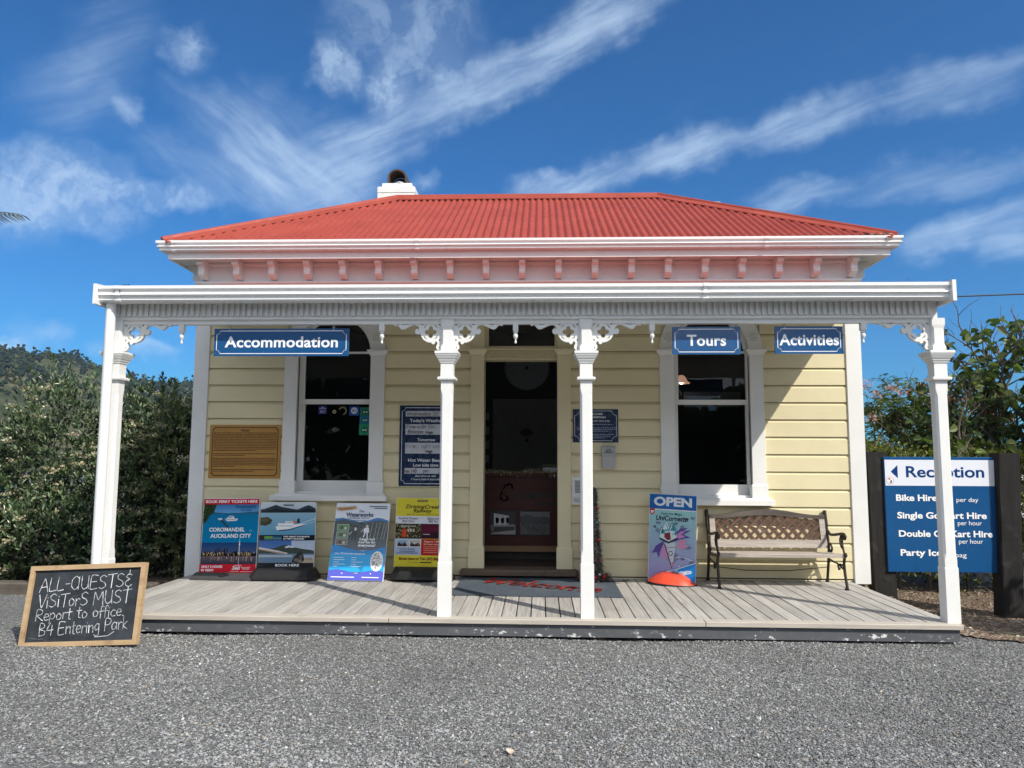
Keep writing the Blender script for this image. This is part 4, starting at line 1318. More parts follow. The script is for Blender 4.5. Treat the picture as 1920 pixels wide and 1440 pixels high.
# ------------------------------------------------------------------ poster boards leaning along the wall
def leaning(name, label, x, y, z, yaw, tilt, roll, cat='poster board', group='advertising boards on the deck'):
    t = thing(name, label, cat, (x, y, z), group=group)
    m = Matrix.Rotation(R(yaw), 4, 'Z') @ Matrix.Rotation(R(-tilt), 4, 'X') @ Matrix.Rotation(R(-roll), 4, 'Y')
    t.rotation_euler = m.to_euler()
    return t
def rounded(x0, y0, x1, y1, r, n=5):
    out = []
    for cx, cy, a0 in ((x1 - r, y1 - r, 0), (x0 + r, y1 - r, 90), (x0 + r, y0 + r, 180), (x1 - r, y0 + r, 270)):
        out += [(cx + r * math.cos(R(a0 + 90 * k / n)), cy + r * math.sin(R(a0 + 90 * k / n))) for k in range(n + 1)]
    return out
def ridge(s, x0, x1, yb, hs, col):
    n = len(hs) - 1
    s.poly([(x0, yb)] + [(x0 + (x1 - x0) * i / n, yb + h) for i, h in enumerate(hs)] + [(x1, yb)], col)
wh = (244, 246, 248)

# 1: ferry
w, h = .551, .700
t = leaning('poster_board', 'red, blue and dusk coloured ferry ticket board at the left end of the row', -2.756, -.226, .042, -2.8, 5.2, 1.0)
MB().prism(rounded(-w / 2, 0, w / 2, h, .022), 'y', -.004, .006).build('panel', M['sign_white'], t)
s = Sheet(.0003); X = w / 2 - .004
s.grad(-X, .285, X, .560, (0, 128, 178), (10, 118, 168)); s.grad(-X, .555, X, .640, (105, 165, 210), (62, 128, 190), 6)
ridge(s, -X, X, .548, [.02, .026, .022, .016, .012, .010, .013, .012, .016, .02, .022, .026], (44, 100, 132))
s.poly([(-X, .45), (-X + .03, .48), (-X + .055, .53), (-X + .10, .565), (-X + .125, .64), (-X, .64)], (42, 62, 34))
r2 = random.Random(4)
for i in range(46):
    a, b = -X + r2.random() * .10, .475 + r2.random() * .165
    if a + X < (b - .44) * .62: s.ell(a, b, .008, .006, r2.choice([(74, 96, 52), (28, 42, 26), (98, 110, 70)]), 7, False)
s.grad(-X, .085, X, .285, (112, 112, 132), (28, 66, 122), 14)
s.grad(-X, .085, X, .178, (52, 54, 70), (116, 104, 112), 8)
s.rect(-X, .158, X, .186, (34, 28, 30))
for i in range(44):
    a = -X + .02 + r2.random() * (2 * X - .05); hh = r2.uniform(.006, .026) + (.022 if -X + .07 < a < -X + .30 and r2.random() < .5 else 0)
    s.rect(a, .176, a + r2.uniform(.006, .016), .186 + hh, r2.choice([(26, 26, 36), (40, 38, 48), (52, 46, 50)]), False)
s.up()
for i in range(70):
    a = -X + .02 + r2.random() * (2 * X - .04); s.rect(a, .160 + r2.random() * .034, a + .004, .164 + r2.random() * .034, r2.choice([(238, 208, 150), (250, 232, 190), (200, 150, 90)]), False)
s.up()
for i in range(34):
    a = -X + .02 + r2.random() * (2 * X - .04); s.rect(a, .150 - r2.random() * .045, a + .0035, .156, r2.choice([(190, 150, 110), (222, 190, 150), (150, 120, 110)]), False)
s.rect(.098, .180, .106, .300, (214, 218, 228)); s.poly([(.094, .262), (.110, .262), (.107, .278), (.097, .278)], (228, 230, 238)); s.rect(.1005, .30, .1035, .345, (200, 206, 220)); s.rect(.099, .088, .105, .155, (190, 180, 178))
s.poly([(-.098, .500), (-.085, .494), (.062, .360), (.054, .356), (-.098, .486)], (60, 44, 40)); s.poly([(-.125, .512), (-.085, .512), (-.08, .496), (-.12, .494)], (206, 214, 222))
s.poly([(-.055, .498), (-.03, .482), (.058, .486), (.074, .506), (.04, .508), (.026, .530), (-.01, .534), (-.035, .514)], (226, 232, 238)); s.poly([(-.028, .516), (.022, .518), (.016, .526), (-.012, .526)], (70, 92, 120)); s.line([(-.045, .500), (.05, .500)], .004, (70, 92, 120))
s.hand('PASSENGERS ONLY' if False else 'PASSENGERS', .045, .604, .022, .20, .0028, (30, 60, 110)); s.hand('no cars', .10, .578, .020, .10, .0028, (30, 60, 110))
s.rect(-X, .640, X, .692, (196, 24, 40)); s.text('BOOK FERRY TICKETS HERE', 0, .655, .510, .026, wh, .030)
s.text('COROMANDEL', -.028, .388, .348, .036, wh, .030); s.text('to', .205, .388, .026, .018, (170, 205, 230), .0, .3); s.text('AUCKLAND CITY', .012, .330, .398, .036, wh, .030)
s.rect(-X, .006, X, .086, (208, 26, 46)); s.text('ONLY 2 HOURS', -X + .018, .054, .205, .021, wh, .035, 0, 'l'); s.text('BY FERRY', -X + .018, .022, .125, .021, wh, .035, 0, 'l')
s.text('360', .085, .036, .078, .030, wh, .03, .15); s.line([(.062, .070), (.10, .078), (.135, .074)], .004, wh); s.text('DISCOVERY', .180, .051, .092, .009, wh); s.text('CRUISES', .180, .038, .070, .009, wh)
s.rect(.03, .018, .115, .0225, (246, 190, 196)); s.rect(.13, .016, .25, .0205, (246, 190, 196))
s.build('poster', t, M['gloss_print'], -.0045)
def base_rubber(t, w, front, back, hgt, mat, slot=True):
    """ground foot: built upright in the world, then handed to the leaning board"""
    mb = MB()
    mb.prism([(-front, 0), (-front, .018), (-front * .35, hgt), (back, hgt), (back, 0)], 'x', -w / 2, w / 2)
    if slot: mb.lathe([(.040, hgt * .55), (.040, hgt * .56)], (0, -front * .62, .012), n=14)
    o = mb.build('base', mat, t)
    inv = t.rotation_euler.to_matrix().to_4x4()
    inv.translation = t.location
    inv = inv.inverted()
    o.matrix_local = inv @ Matrix.Translation((t.location.x, t.location.y, 0.003)) @ Matrix.Rotation(t.rotation_euler.z, 4, 'Z')
    return o
base_rubber(t, .58, .145, .06, .050, M['grey_rubber'])

# 2: great journeys
w, h = .532, .606
t = leaning('poster_board', 'board of a white ship on blue water over black BOOK HERE strip', -2.206, -.218, .10, .6, 3.5, .5)
MB().prism(rounded(-w / 2, 0, w / 2, h, .020), 'y', -.004, .006).build('panel', M['sign_white'], t)
s = Sheet(.0003); X = w / 2 - .003
s.grad(-X, .30, X, .53, (92, 152, 186), (150, 186, 206)); s.grad(-X, .53, X, h - .006, (176, 196, 212), (206, 216, 226), 5)
ridge(s, -X, X, .508, [.03, .036, .048, .06, .074, .062, .052, .046, .040, .034, .030, .044, .060, .070, .056, .036], (52, 64, 72)); ridge(s, -X, X, .508, [.012, .016, .026, .03, .042, .03, .026, .02, .02, .016, .012, .022, .03, .038, .03, .02], (34, 44, 48))
s.poly([(-X, .395), (-X + .05, .385), (-X + .10, .405), (-X + .115, .44), (-X + .07, .468), (-X, .462)], (62, 66, 50)); s.poly([(-X, .425), (-X + .06, .42), (-X + .09, .44), (-X + .05, .462), (-X, .455)], (84, 86, 60))
s.line([(.10, .398), (.26, .452)], .007, (190, 214, 226)); s.line([(.06, .372), (.26, .425)], .005, (176, 204, 220))
s.poly([(-.115, .372), (-.095, .338), (.02, .348), (.165, .395), (.17, .405), (.06, .398), (.045, .428), (-.02, .430), (-.03, .408), (-.095, .412), (-.09, .392)], (236, 240, 244)); s.poly([(-.10, .345), (-.08, .338), (.02, .346), (.165, .392), (.166, .398), (.02, .356)], (28, 48, 80))
s.poly([(.085, .410), (.115, .414), (.112, .452), (.094, .456)], (34, 56, 100)); s.rect(.05, .412, .084, .430, (226, 120, 80)); s.line([(-.09, .386), (.05, .384)], .004, (110, 130, 150)); s.line([(-.02, .416), (.04, .416)], .004, (90, 110, 140))
s.rect(-X, .252, X, .300, (18, 26, 38)); s.rect(-.215, .259, -.135, .290, (70, 142, 120)); s.rect(-.133, .259, -.05, .290, (84, 124, 150)); s.rect(-.215, .277, -.135, .290, (120, 160, 60)); s.rect(-.133, .277, -.05, .290, (30, 90, 130))
s.text('THE GREAT JOURNEYS', -.036, .280, .250, .013, wh, .03, 0, 'l'); s.text('OF NEW ZEALAND', -.036, .260, .200, .013, wh, .03, 0, 'l')
s.grad(-X, .045, .045, .250, (120, 150, 190), (64, 104, 172)); s.grad(.045, .045, X, .250, (200, 208, 220), (172, 188, 214))
ridge(s, -X, X, .125, [.05, .04, .046, .052, .06, .075, .086, .08, .066, .058, .05, .044, .04, .03], (66, 76, 72)); s.poly([(-.02, .19), (.02, .205), (.05, .196), (.09, .188), (.05, .182), (.02, .188), (0, .18)], (214, 218, 224))
s.rect(-X, .045, X, .130, (108, 134, 160)); s.poly([(-X, .19), (-X, .165), (-.05, .128), (.0, .124), (.02, .134), (-.08, .158)], (206, 204, 200)); s.line([(-X, .168), (-.02, .130)], .007, (150, 110, 70)); s.rect(-X, .098, .06, .116, (178, 190, 200)); s.rect(.10, .045, X, .085, (186, 170, 146)); s.rect(.14, .085, X, .118, (172, 188, 206))
s.poly([(.055, .055), (.075, .10), (.11, .135), (.135, .150), (.165, .115), (.175, .07), (.15, .05), (.09, .046)], (54, 54, 54)); s.ell(.10, .072, .024, .018, (110, 108, 104)); s.ell(.14, .10, .016, .02, (96, 94, 92)); s.ell(.135, .064, .018, .014, (130, 128, 122))
for i in range(5): s.line([(.185 + i * .014, .072), (.185 + i * .014, .092)], .004, (100, 54, 60), False)
s.rect(-X, .004, X, .046, (34, 36, 42)); s.text('BOOK HERE', .015, .014, .225, .022, wh, .035)
s.rect(-.045, h - .034, .055, h - .022, (92, 96, 100))
s.build('poster', t, M['gloss_print'], -.0045)
mb = MB(); mb.loft([(0, -.02, -.098, .310, .150, .06), (0, -.02, -.075, .312, .152, .06), (0, -.01, -.020, .285, .10, .05), (0, 0, .006, .268, .05, .03)]); mb.loft([(.02, -.10, -.060, .22, .05, .02), (.02, -.075, -.032, .18, .04, .02)])
b_ = mb.build('base', M['rubber'], t)
# 3: waterworks
w, h = .525, .727
t = leaning('poster_board', 'blue and white wave patterned board leaning bare against the wall below the window', -1.520, -.337, .004, -2.5, 18.0, -.1)
MB().prism([(-w / 2, 0), (w / 2, 0), (w / 2, h), (-w / 2, h)], 'y', -.003, .004).build('panel', M['sign_white'], t)
s = Sheet(.0003); X = w / 2 - .004
s.rect(-X, .53, X, h - .004, (226, 232, 242))
s.poly([(-X, .575), (-X + .07, .585), (-X + .16, .565), (-X + .24, .545), (-X + .32, .56), (-X + .40, .588), (-X + .46, .58), (X, .560), (X, .5), (-X, .5)], (24, 110, 172))
s.poly([(-X, .548), (-X + .08, .568), (-X + .16, .55), (-X + .26, .535), (-X + .34, .548), (-X + .42, .560), (X, .545), (X, .28), (-X, .28)], (52, 66, 70))
s.grad(-X, .28, X, .40, (100, 104, 120), (64, 78, 76), 5)
for i in range(120):
    a, b = -X + .01 + r2.random() * (2 * X - .02), .40 + r2.random() * .135
    s.ell(a, b, r2.uniform(.005, .016), r2.uniform(.004, .010), r2.choice([(40, 62, 48), (62, 84, 66), (34, 46, 44), (76, 92, 78)]), 7, False)
s.up()
for a in (.09, .13, .16, .20, .225): s.line([(a, .385), (a + .02, .54)], .006, (150, 150, 146), False)
for cx_, cy_, col in ((-.055, .43, (40, 44, 58)), (.055, .455, (226, 230, 238))):
    s.poly([(cx_ - .028, cy_ - .01), (cx_ + .028, cy_ - .01), (cx_ + .022, cy_ + .035), (cx_ - .022, cy_ + .035)], col); s.ell(cx_ + .004, cy_ + .048, .013, .016, (206, 198, 190)); s.line([(cx_ - .01, cy_ - .01), (cx_ - .022, cy_ - .05)], .012, col); s.line([(cx_ + .01, cy_ - .01), (cx_ + .014, cy_ - .055)], .012, col); s.line([(cx_ - .028, cy_ + .02), (cx_ - .05, cy_ - .002)], .008, (206, 190, 180))
for i, c in enumerate(((86, 140, 70), (96, 132, 92), (120, 110, 96))):
    b = .462 - i * .068; s.rect(-X + .030, b, -X + .145, b + .058, (190, 200, 196)); s.rect(-X + .034, b + .004, -X + .141, b + .054, c); s.ell(-X + .075, b + .028, .016, .016, (60, 70, 70)); s.ell(-X + .11, b + .022, .014, .012, (200, 196, 186))
s.poly([(-X, .33), (-X + .10, .312), (-X + .2, .285), (-X + .3, .272), (-X + .4, .285), (X, .315), (X, .1), (-X, .1)], (22, 138, 206)); s.poly([(-X, .25), (-X + .1, .262), (-X + .2, .255), (-X + .3, .24), (X, .25), (X, .08), (-X, .08)], (26, 168, 232))
s.poly([(-X, .092), (-X + .08, .104), (-X + .16, .09), (-X + .26, .066), (-X + .34, .085), (-X + .44, .10), (X, .085), (X, .006), (-X, .006)], (86, 92, 200))
s.ell(.185, .180, .060, .092, (240, 240, 238))
for i in range(60):
    a = r2.random() * 6.28; q = math.sqrt(r2.random()); s.ell(.185 + .044 * q * math.cos(a), .185 + .072 * q * math.sin(a), .005, .006, r2.choice([(50, 50, 56), (110, 80, 60), (70, 96, 70), (180, 150, 130), (90, 96, 110)]), 6, False)
s.poly([(-X + .01, .655), (-X + .06, .650), (-X + .18, .668), (-X + .205, .682), (-X + .18, .695), (-X + .06, .682), (-X + .01, .684)], (186, 134, 66)); s.text('NO WORRIES', -X + .095, .666, .125, .010, (50, 34, 20), .02, 0, 'c', .06)
s.text('The', -.01, .638, .045, .020, (40, 58, 96), .02, .3); s.text('Waterworks', -.025, .596, .262, .038, (34, 48, 82), .030); s.text('COROMANDEL TOWN NZ', -.03, .574, .205, .013, (40, 110, 140), .02)
s.rect(.06, .690, .235, .697, (40, 48, 70), False); s.rect(.11, .672, .235, .679, (40, 48, 70), False); s.rect(-.10, .555, .045, .5595, (70, 90, 120))
s.text('Laugh out', .075, .372, .150, .024, wh, .035, .15); s.text('loud fun for', .075, .343, .165, .024, wh, .035, .15); s.text('everyone!', .075, .312, .165, .028, wh, .035, .15)
s.text('Over 70 interactive attractions', -.075, .238, .285, .017, wh, .015, .15)
for c0, n_ in ((-X + .035, 5), (-.055, 5)):
    for i in range(n_): s.rect(c0, .206 - i * .020, c0 + r2.uniform(.04, .13), .212 - i * .020, (206, 236, 250), False)
s.rect(-X + .03, .028, -.01, .036, wh); s.rect(.06, .028, .22, .036, wh); s.ell(-X + .13, .066, .006, .006, wh); s.ell(.14, .066, .006, .006, wh)
s.build('poster', t, M['gloss_print'], -.0035)
# 4: railway
w, h = .510, .640
t = leaning('poster_board', 'yellow and grey railway board half hidden behind the second post', -.940, -.200, .115, .3, 6.0, -.3)
MB().prism([(-w / 2, 0), (w / 2, 0), (w / 2, h), (-w / 2, h)], 'y', -.003, .005).build('panel', M['sign_white'], t)
s = Sheet(.0003); X = w / 2 - .003
s.rect(-X, .004, X, h - .003, (222, 208, 62)); s.rect(-X, .398, X, .468, (222, 224, 232))
s.rect(-X, .108, -.005, .398, (176, 190, 216)); s.rect(-.003, .108, X, .256, (184, 34, 40))
s.rect(-X, .260, -.003, .398, (66, 62, 40)); s.rect(-.003, .260, X, .398, (52, 22, 36))
for i in range(150):
    a, b = -X + .006 + r2.random() * .235, .265 + r2.random() * .128; s.ell(a, b, r2.uniform(.004, .010), r2.uniform(.004, .009), r2.choice([(96, 92, 60), (150, 140, 100), (40, 36, 26), (190, 180, 150), (70, 80, 44)]), 6, False)
s.poly([(-.19, .275), (-.15, .275), (-.145, .345), (-.18, .350)], (214, 70, 40)); s.rect(-.20, .372, -.06, .378, (200, 200, 190))
for a in (-.13, -.105, -.08): s.ell(a, .335, .010, .014, (200, 190, 180))
s.poly([(-.003, .385), (.06, .398), (.12, .385), (.25, .37), (.25, .33), (-.003, .31)], (92, 24, 50)); s.rect(.01, .298, .075, .304, (214, 190, 200))
for x0, c in ((-.235, (150, 176, 200)), (-.115, (190, 186, 176))):
    s.rect(x0, .182, x0 + .108, .252, wh); s.rect(x0 + .004, .186, x0 + .104, .248, c); s.poly([(x0 + .004, .19), (x0 + .02, .225), (x0 + .05, .205), (x0 + .08, .225), (x0 + .104, .20), (x0 + .104, .188)], (56, 48, 44))
    for i in range(16): s.ell(x0 + .01 + r2.random() * .088, .192 + r2.random() * .035, .005, .005, r2.choice([(220, 210, 200), (170, 60, 50), (60, 60, 60)]), 6, False)
s.rect(-.055, h - .040, .050, h - .022, (140, 130, 74))
s.text('DrivingCreek', .005, .540, .330, .036, (38, 34, 34), .006, .25); s.text('Railway', .0, .502, .175, .036, (38, 34, 34), .006, .25); s.text('380 Driving Creek Road, Coromandel Town', .0, .478, .305, .011, (70, 64, 30), 0, .25)
s.text('EyeFull Tower', -.13, .438, .185, .020, (36, 36, 42), .004, .25); s.text('Rail Tour', -.13, .412, .120, .020, (36, 36, 42), .004, .25); s.text('Glow-worm', .12, .438, .150, .020, (36, 36, 42), .004, .25); s.text('BBQ Tour', .12, .412, .120, .020, (36, 36, 42), .004, .25)
s.text('1½ hours duration', -.135, .160, .150, .013, (50, 52, 62), .01); s.rect(-.20, .142, -.06, .147, (90, 100, 130)); s.rect(-.235, .126, -.03, .131, (90, 100, 130))
s.text('Departs 7.00pm', .11, .228, .170, .014, (250, 226, 190), .02); s.text('2½ hours duration', .11, .204, .180, .014, (250, 226, 190), .02)
for i in range(4): s.rect(.02, .184 - i * .018, .215, .190 - i * .018, (236, 150, 130), False)
s.text('Book here or Tel: (07) 866 8703' if False else 'Book here or Tel: (07) 866', -.205, .066, .375, .024, (112, 40, 24), .03, 0, 'l'); s.text('Visit our website', -.125, .040, .105, .010, (90, 74, 20), 0, 0, 'l'); s.rect(-.01, .040, .10, .048, (60, 44, 16))
s.build('poster', t, M['gloss_print'], -.0035)
mb = MB(); mb.loft([(.02, -.02, -.108, .292, .145, .09), (.02, -.02, -.080, .298, .150, .09), (.02, -.01, -.03, .265, .11, .07), (.02, 0, .004, .255, .05, .03)]); mb.loft([(.05, -.11, -.062, .17, .045, .03), (.05, -.085, -.035, .14, .03, .02)])
mb.build('base', M['rubber'], t)
# 5: ice cream
w, h = .430, .775
t = leaning('poster_board', 'OPEN ice cream board on a round orange foot, turned beside the bench', 1.363, -.290, .03, -20, 0.0, -2.0)
MB().prism([(-w / 2, 0), (w / 2, 0), (w / 2, h), (-w / 2, h)], 'y', -.006, .006).build('panel', M['sign_white'], t)
s = Sheet(.0003); X = w / 2 - .003
s.grad(-X, .004, X, .63, (150, 138, 196), (150, 206, 206), 16)
for i in range(26): s.ell(-X + .03 + r2.random() * (2 * X - .06), .08 + r2.random() * .5, r2.uniform(.012, .028), r2.uniform(.010, .022), r2.choice([(150, 160, 204), (164, 176, 212), (158, 152, 204), (150, 190, 208)]), 14, False)
s.rect(-X, .64, X, h - .003, (8, 98, 174)); s.text('OPEN', .0, .672, .345, .078, (228, 234, 240), .045)
s.poly([(-X + .004, .64), (-X + .048, .64), (-X + .048, .60), (-X + .026, .582), (-X + .004, .60)], (200, 40, 58)); s.ell(-X + .018, .616, .007, .007, wh); s.ell(-X + .034, .616, .007, .007, wh); s.poly([(-X + .012, .612), (-X + .040, .612), (-X + .026, .595)], wh)
s.text('Taste the Magic', -.010, .590, .195, .022, (30, 40, 60), .004, .2); s.text('UniCornetto', -.005, .538, .290, .046, (24, 30, 46), .022, .2)
# wings, flowing tail
s.poly([(.02, .42), (.07, .47), (.14, .486), (.10, .452), (.17, .465), (.10, .42), (.165, .40), (.07, .375), (.02, .35)], (84, 74, 152)); s.poly([(.03, .41), (.08, .45), (.12, .452), (.08, .42), (.12, .402), (.06, .382)], (196, 132, 190)); s.poly([(.06, .375), (.14, .37), (.10, .33), (.16, .33), (.08, .28), (.05, .30)], (206, 140, 178))
s.poly([(-.08, .35), (-.15, .30), (-.175, .235), (-.14, .25), (-.12, .20), (-.10, .25), (-.07, .28)], (82, 72, 146)); s.poly([(-.08, .32), (-.11, .24), (-.085, .18), (-.06, .22), (-.045, .17), (-.03, .25), (-.05, .31)], (190, 140, 190))
# cone, cup and whipped top
s.poly([(-.075, .330), (.035, .350), (.010, .13), (.002, .105)], (196, 200, 214)); s.poly([(-.075, .330), (-.060, .318), (.006, .115), (.002, .105)], (52, 50, 64)); s.line([(-.05, .29), (.03, .305)], .004, (90, 90, 104)); s.ell(-.012, .245, .020, .022, (70, 70, 84)); s.ell(-.012, .245, .013, .014, (212, 214, 224)); s.poly([(-.004, .165), (.014, .165), (.006, .125)], (200, 90, 100))
s.poly([(-.115, .365), (-.105, .43), (.035, .455), (.045, .375), (-.03, .332)], (206, 226, 230)); s.poly([(-.115, .365), (-.03, .332), (.045, .375), (.044, .392), (-.03, .35), (-.114, .382)], (44, 40, 56)); s.poly([(-.07, .42), (-.02, .436), (-.01, .37), (-.04, .36), (-.07, .385)], (126, 40, 54))
for a, b, q, c in ((-.095, .435, .032, (50, 140, 160)), (-.055, .478, .034, (214, 232, 236)), (.0, .470, .040, (60, 150, 170)), (.025, .425, .024, (70, 160, 176))):
    s.poly([(a - q, b - q * .6), (a + q, b - q * .5), (a + q * .6, b + q * .4), (a + q * .1, b + q * 1.4), (a - q * .6, b + q * .3)], c); s.line([(a - q * .5, b - q * .5), (a, b + q * .9)], .006, (228, 238, 240)); s.line([(a + q * .4, b - q * .4), (a + q * .1, b + q * .8)], .005, (40, 70, 100))
for i in range(10): s.rect(.03 + i * .016, .205 + .012 * math.sin(i * .5), .042 + i * .016, .213 + .012 * math.sin(i * .5), (214, 220, 240), False)
s.poly([(-.09, .062), (.03, .100), (X, .175), (X, .004), (-.09, .004)], (0, 128, 210)); s.line([(-.09, .064), (.03, .102), (X, .177)], .006, (206, 232, 246))
s.text('Cornetto', .105, .070, .150, .040, (236, 244, 250), .022, .2, rot=R(9)); s.line([(.03, .05), (.06, .046), (.14, .075), (.18, .092)], .006, (206, 232, 246)); s.ell(.07, .135, .006, .006, wh)
s.build('poster', t, M['gloss_print'], -.0065)
mb = MB()
prof = [(.235, 0), (.238, .008), (.230, .014)]
mb.lathe([(a, b - .028) for a, b in prof], (0, 0, 0), n=40, mi=1)
mb.lathe([(a, b - .028) for a, b in ((.229, .012), (.205, .036), (.165, .068), (.12, .092), (.09, .103), (.088, .100), (.06, .108), (.058, .104), (.03, .112), (.001, .114))], (0, 0, 0), n=40)
b_ = mb.build('base', [plain('orange_plastic', (.78, .085, .040), .35), M['rubber']], t)
b_.scale = (.96, .62, 1.0)

# ------------------------------------------------------------------ door mat
t = thing('door_mat', 'blue grey door mat with red script Welcome in front of the doorway', 'mat', (.14, -.51, .004))
def mat_mesh():
    mb = MB(); nx, ny = 40, 22
    vs, fs = [], []
    for j in range(ny + 1):
        for i in range(nx + 1):
            u, v = i / nx, j / ny
            x = -.715 + 1.42 * u + .012 * math.sin(v * 3) * (1 - u); y = -.475 + .95 * v + .012 * math.sin(u * 9) - .03 * u * (1 - v)
            z = .004 + .010 * max(0, math.sin(u * 21 + 1)) ** 6 * max(0, 1 - v * 5) + .002 * math.sin(u * 13 + v * 5) ** 2
            if (u < .03 or u > .97): z += .004 * abs(math.sin(v * 8))
            vs.append((x, y, z))
    for j in range(ny):
        for i in range(nx):
            a = j * (nx + 1) + i; fs.append((a, a + 1, a + nx + 2, a + nx + 1))
    n = len(vs)
    mb.add(vs, fs, 0, None, True)
    mb.add([(x, y, 0) for x, y, z in vs[:nx + 1]] + vs[:nx + 1], [(i, i + 1, nx + 2 + i, nx + 1 + i) for i in range(nx)])
    m = NT('blue_grey_carpet'); c = m.mix(m.ramp(m.noise(60, 5, .7), .3, .7), (.050, .064, .084, 1), (.115, .135, .162, 1)); c = m.mix(m.ramp(m.noise(3, 4), .5, .75, 0, .5), c, (.17, .175, .175, 1)); m.base(c); m.rough(.95); m.spec(.1); m.bump(m.noise(160, 3), .8, .006)
    return mb.build('carpet', m.mat, t)
mat_mesh()
s = Sheet(.0002)
red = (178, 48, 44)
s.hand('Welcome', -.50, .13, .26, 1.12, .031, red, R(-24.0))
o = s.build('lettering', t, plain('red_carpet_pile', (.38, .045, .034), .95, spec=.1))
o.rotation_euler = (R(-90), 0, 0); o.location = (0, 0, .0125)

# ------------------------------------------------------------------ tinsel tree behind the third post
t = thing('tinsel_tree', 'slim grey and green tinsel Christmas tree with red baubles standing behind the third post', 'christmas tree', (.655, -.17, 0))
def tinsel_mesh(name, n, fn, cols, parent, L=(.02, .05), seed=1, wd=.0016):
    rng = np.random.default_rng(seed)
    P, Nn = fn(rng, n)
    d = Nn + .8 * rng.normal(size=(n, 3)); d /= np.linalg.norm(d, axis=1)[:, None]
    l = (L[0] + (L[1] - L[0]) * rng.random(n))[:, None]
    s_ = np.cross(d, rng.normal(size=(n, 3))); s_ /= np.linalg.norm(s_, axis=1)[:, None]
    V = np.stack([P - s_ * wd, P + s_ * wd, P + d * l + s_ * wd * .5, P + d * l - s_ * wd * .5], 1).reshape(-1, 3)
    F = np.arange(4 * n).reshape(-1, 4)
    c = np.array(cols)[rng.integers(0, len(cols), n)]
    return np_mesh(name, V, F, M['tinsel'], parent, c)
tm = NT('tinsel_foil'); tm.base(tm.attr()); tm.rough(.28); tm.p.inputs['Metallic'].default_value = .6; M['tinsel'] = tm.mat
def cone_pts(r0, r1, h):
    def f(rng, n):
        k = 1 - np.sqrt(rng.random(n)) * .999; a = rng.random(n) * 6.283
        k = rng.random(n) ** 1.15
        r = (r0 + (r1 - r0) * k) * (.55 + .45 * rng.random(n))
        return np.stack([r * np.cos(a), r * np.sin(a), k * h], 1), np.stack([np.cos(a), np.sin(a), -.15 + 0 * a], 1)
    return f
tinsel_mesh('tinsel', 5200, cone_pts(.105, .032, .86), [(.20, .20, .21), (.08, .12, .09), (.30, .30, .31), (.05, .08, .06), (.24, .16, .18), (.12, .12, .13)], t, (.014, .042), 3, .0028)
def ringp(rng, n):
    a = rng.random(n) * 6.283; q = rng.normal(size=(n, 3)) * .018
    P = np.stack([.125 * np.cos(a), .105 * np.sin(a), .03 + 0 * a], 1) + q; P[:, 2] = np.abs(P[:, 2])
    return P, np.stack([np.cos(a), np.sin(a), .3 + 0 * a], 1)
tinsel_mesh('tinsel_skirt', 1500, ringp, [(.30, .05, .06), (.10, .14, .10), (.25, .25, .26), (.35, .08, .08), (.08, .07, .07)], t, (.012, .035), 5, .0028)
MB().tube([(0, 0, 0), (0, 0, .82)], .018, 8).build('trunk', M['rubber'], t)
bm_ = {c: plain('bauble_' + n_, c, .12, .4) for n_, c in (('red', (.55, .03, .03)), ('teal', (.03, .40, .34)), ('silver', (.7, .7, .7)))}
bl = list(bm_.values())
for x, y, z, k, r in ((.05, -.075, .67, 0, .013), (.038, -.062, .54, 1, .012), (.052, -.075, .385, 0, .016), (.07, -.06, .20, 0, .012), (-.05, -.075, .46, 0, .013), (-.105, -.07, .265, 0, .016), (.10, -.085, .055, 0, .018), (.02, -.12, .05, 0, .018), (-.10, -.09, .13, 2, .013), (.06, -.1, .075, 2, .012)):
    MB().lathe([(r * math.sin(math.pi * i / 8) + .0001, -r * math.cos(math.pi * i / 8)) for i in range(9)], (x, y, z), n=12).build('bauble', bl[k], t)
MB().tube([(.12, -.09, .01), (.20, -.06, .012), (.28, -.02, .010), (.34, .04, .010)], .004, 6).build('cord', M['rubber'], t)

# ------------------------------------------------------------------ bench
t = thing('park_bench', 'weathered timber bench with black iron ends and a basketweave lattice back', 'bench', (2.290, -.27, 0))
BW = .545
def back_y(z): return .13 + (z - .28) * .20       # the back leans away
mb = MB()
# top rail, bowed upwards
n = 24
rail = []
for i in range(n + 1):
    u = -1 + 2 * i / n; c = .5 + .5 * math.cos(math.pi * max(-1, min(1, u * 1.08)))
    rail.append((u * (BW - .012), .612 + .055 * c, .578 + .032 * c))
def slab(front):
    return [(x, back_y(zt) + (-.016 if front else .016), zt) for x, zt, zb in rail], [(x, back_y(zb) + (-.016 if front else .016), zb) for x, zt, zb in rail]
tf, bf = slab(True); tb, bb = slab(False)
vs = tf + bf + tb + bb; k = n + 1
fs = []
for i in range(n):
    fs += [(i, i + 1, k + i + 1, k + i), (2 * k + i, 2 * k + i + 1, 3 * k + i + 1, 3 * k + i), (i, i + 1, 2 * k + i + 1, 2 * k + i), (k + i, k + i + 1, 3 * k + i + 1, 3 * k + i)]
fs += [(0, k, 3 * k, 2 * k), (n, k + n, 3 * k + n, 2 * k + n)]
mb.add(vs, fs, 0, None, True)
mb.build('top_rail', M['bench_wood'], t)
def inclined(name, x0, x1, z0, z1, m, dy=0.0, th=.016):
    mb = MB()
    mb.add([(x, back_y(z) + dy + d, z) for x in (x0, x1) for z in (z0, z1) for d in (-th, th)], [(0, 1, 3, 2), (4, 6, 7, 5), (0, 4, 5, 1), (2, 3, 7, 6), (0, 2, 6, 4), (1, 5, 7, 3)])
    return mb.build(name, m, t)
inclined('lower_rail', -BW + .012, BW - .012, .318, .388, M['bench_wood'])
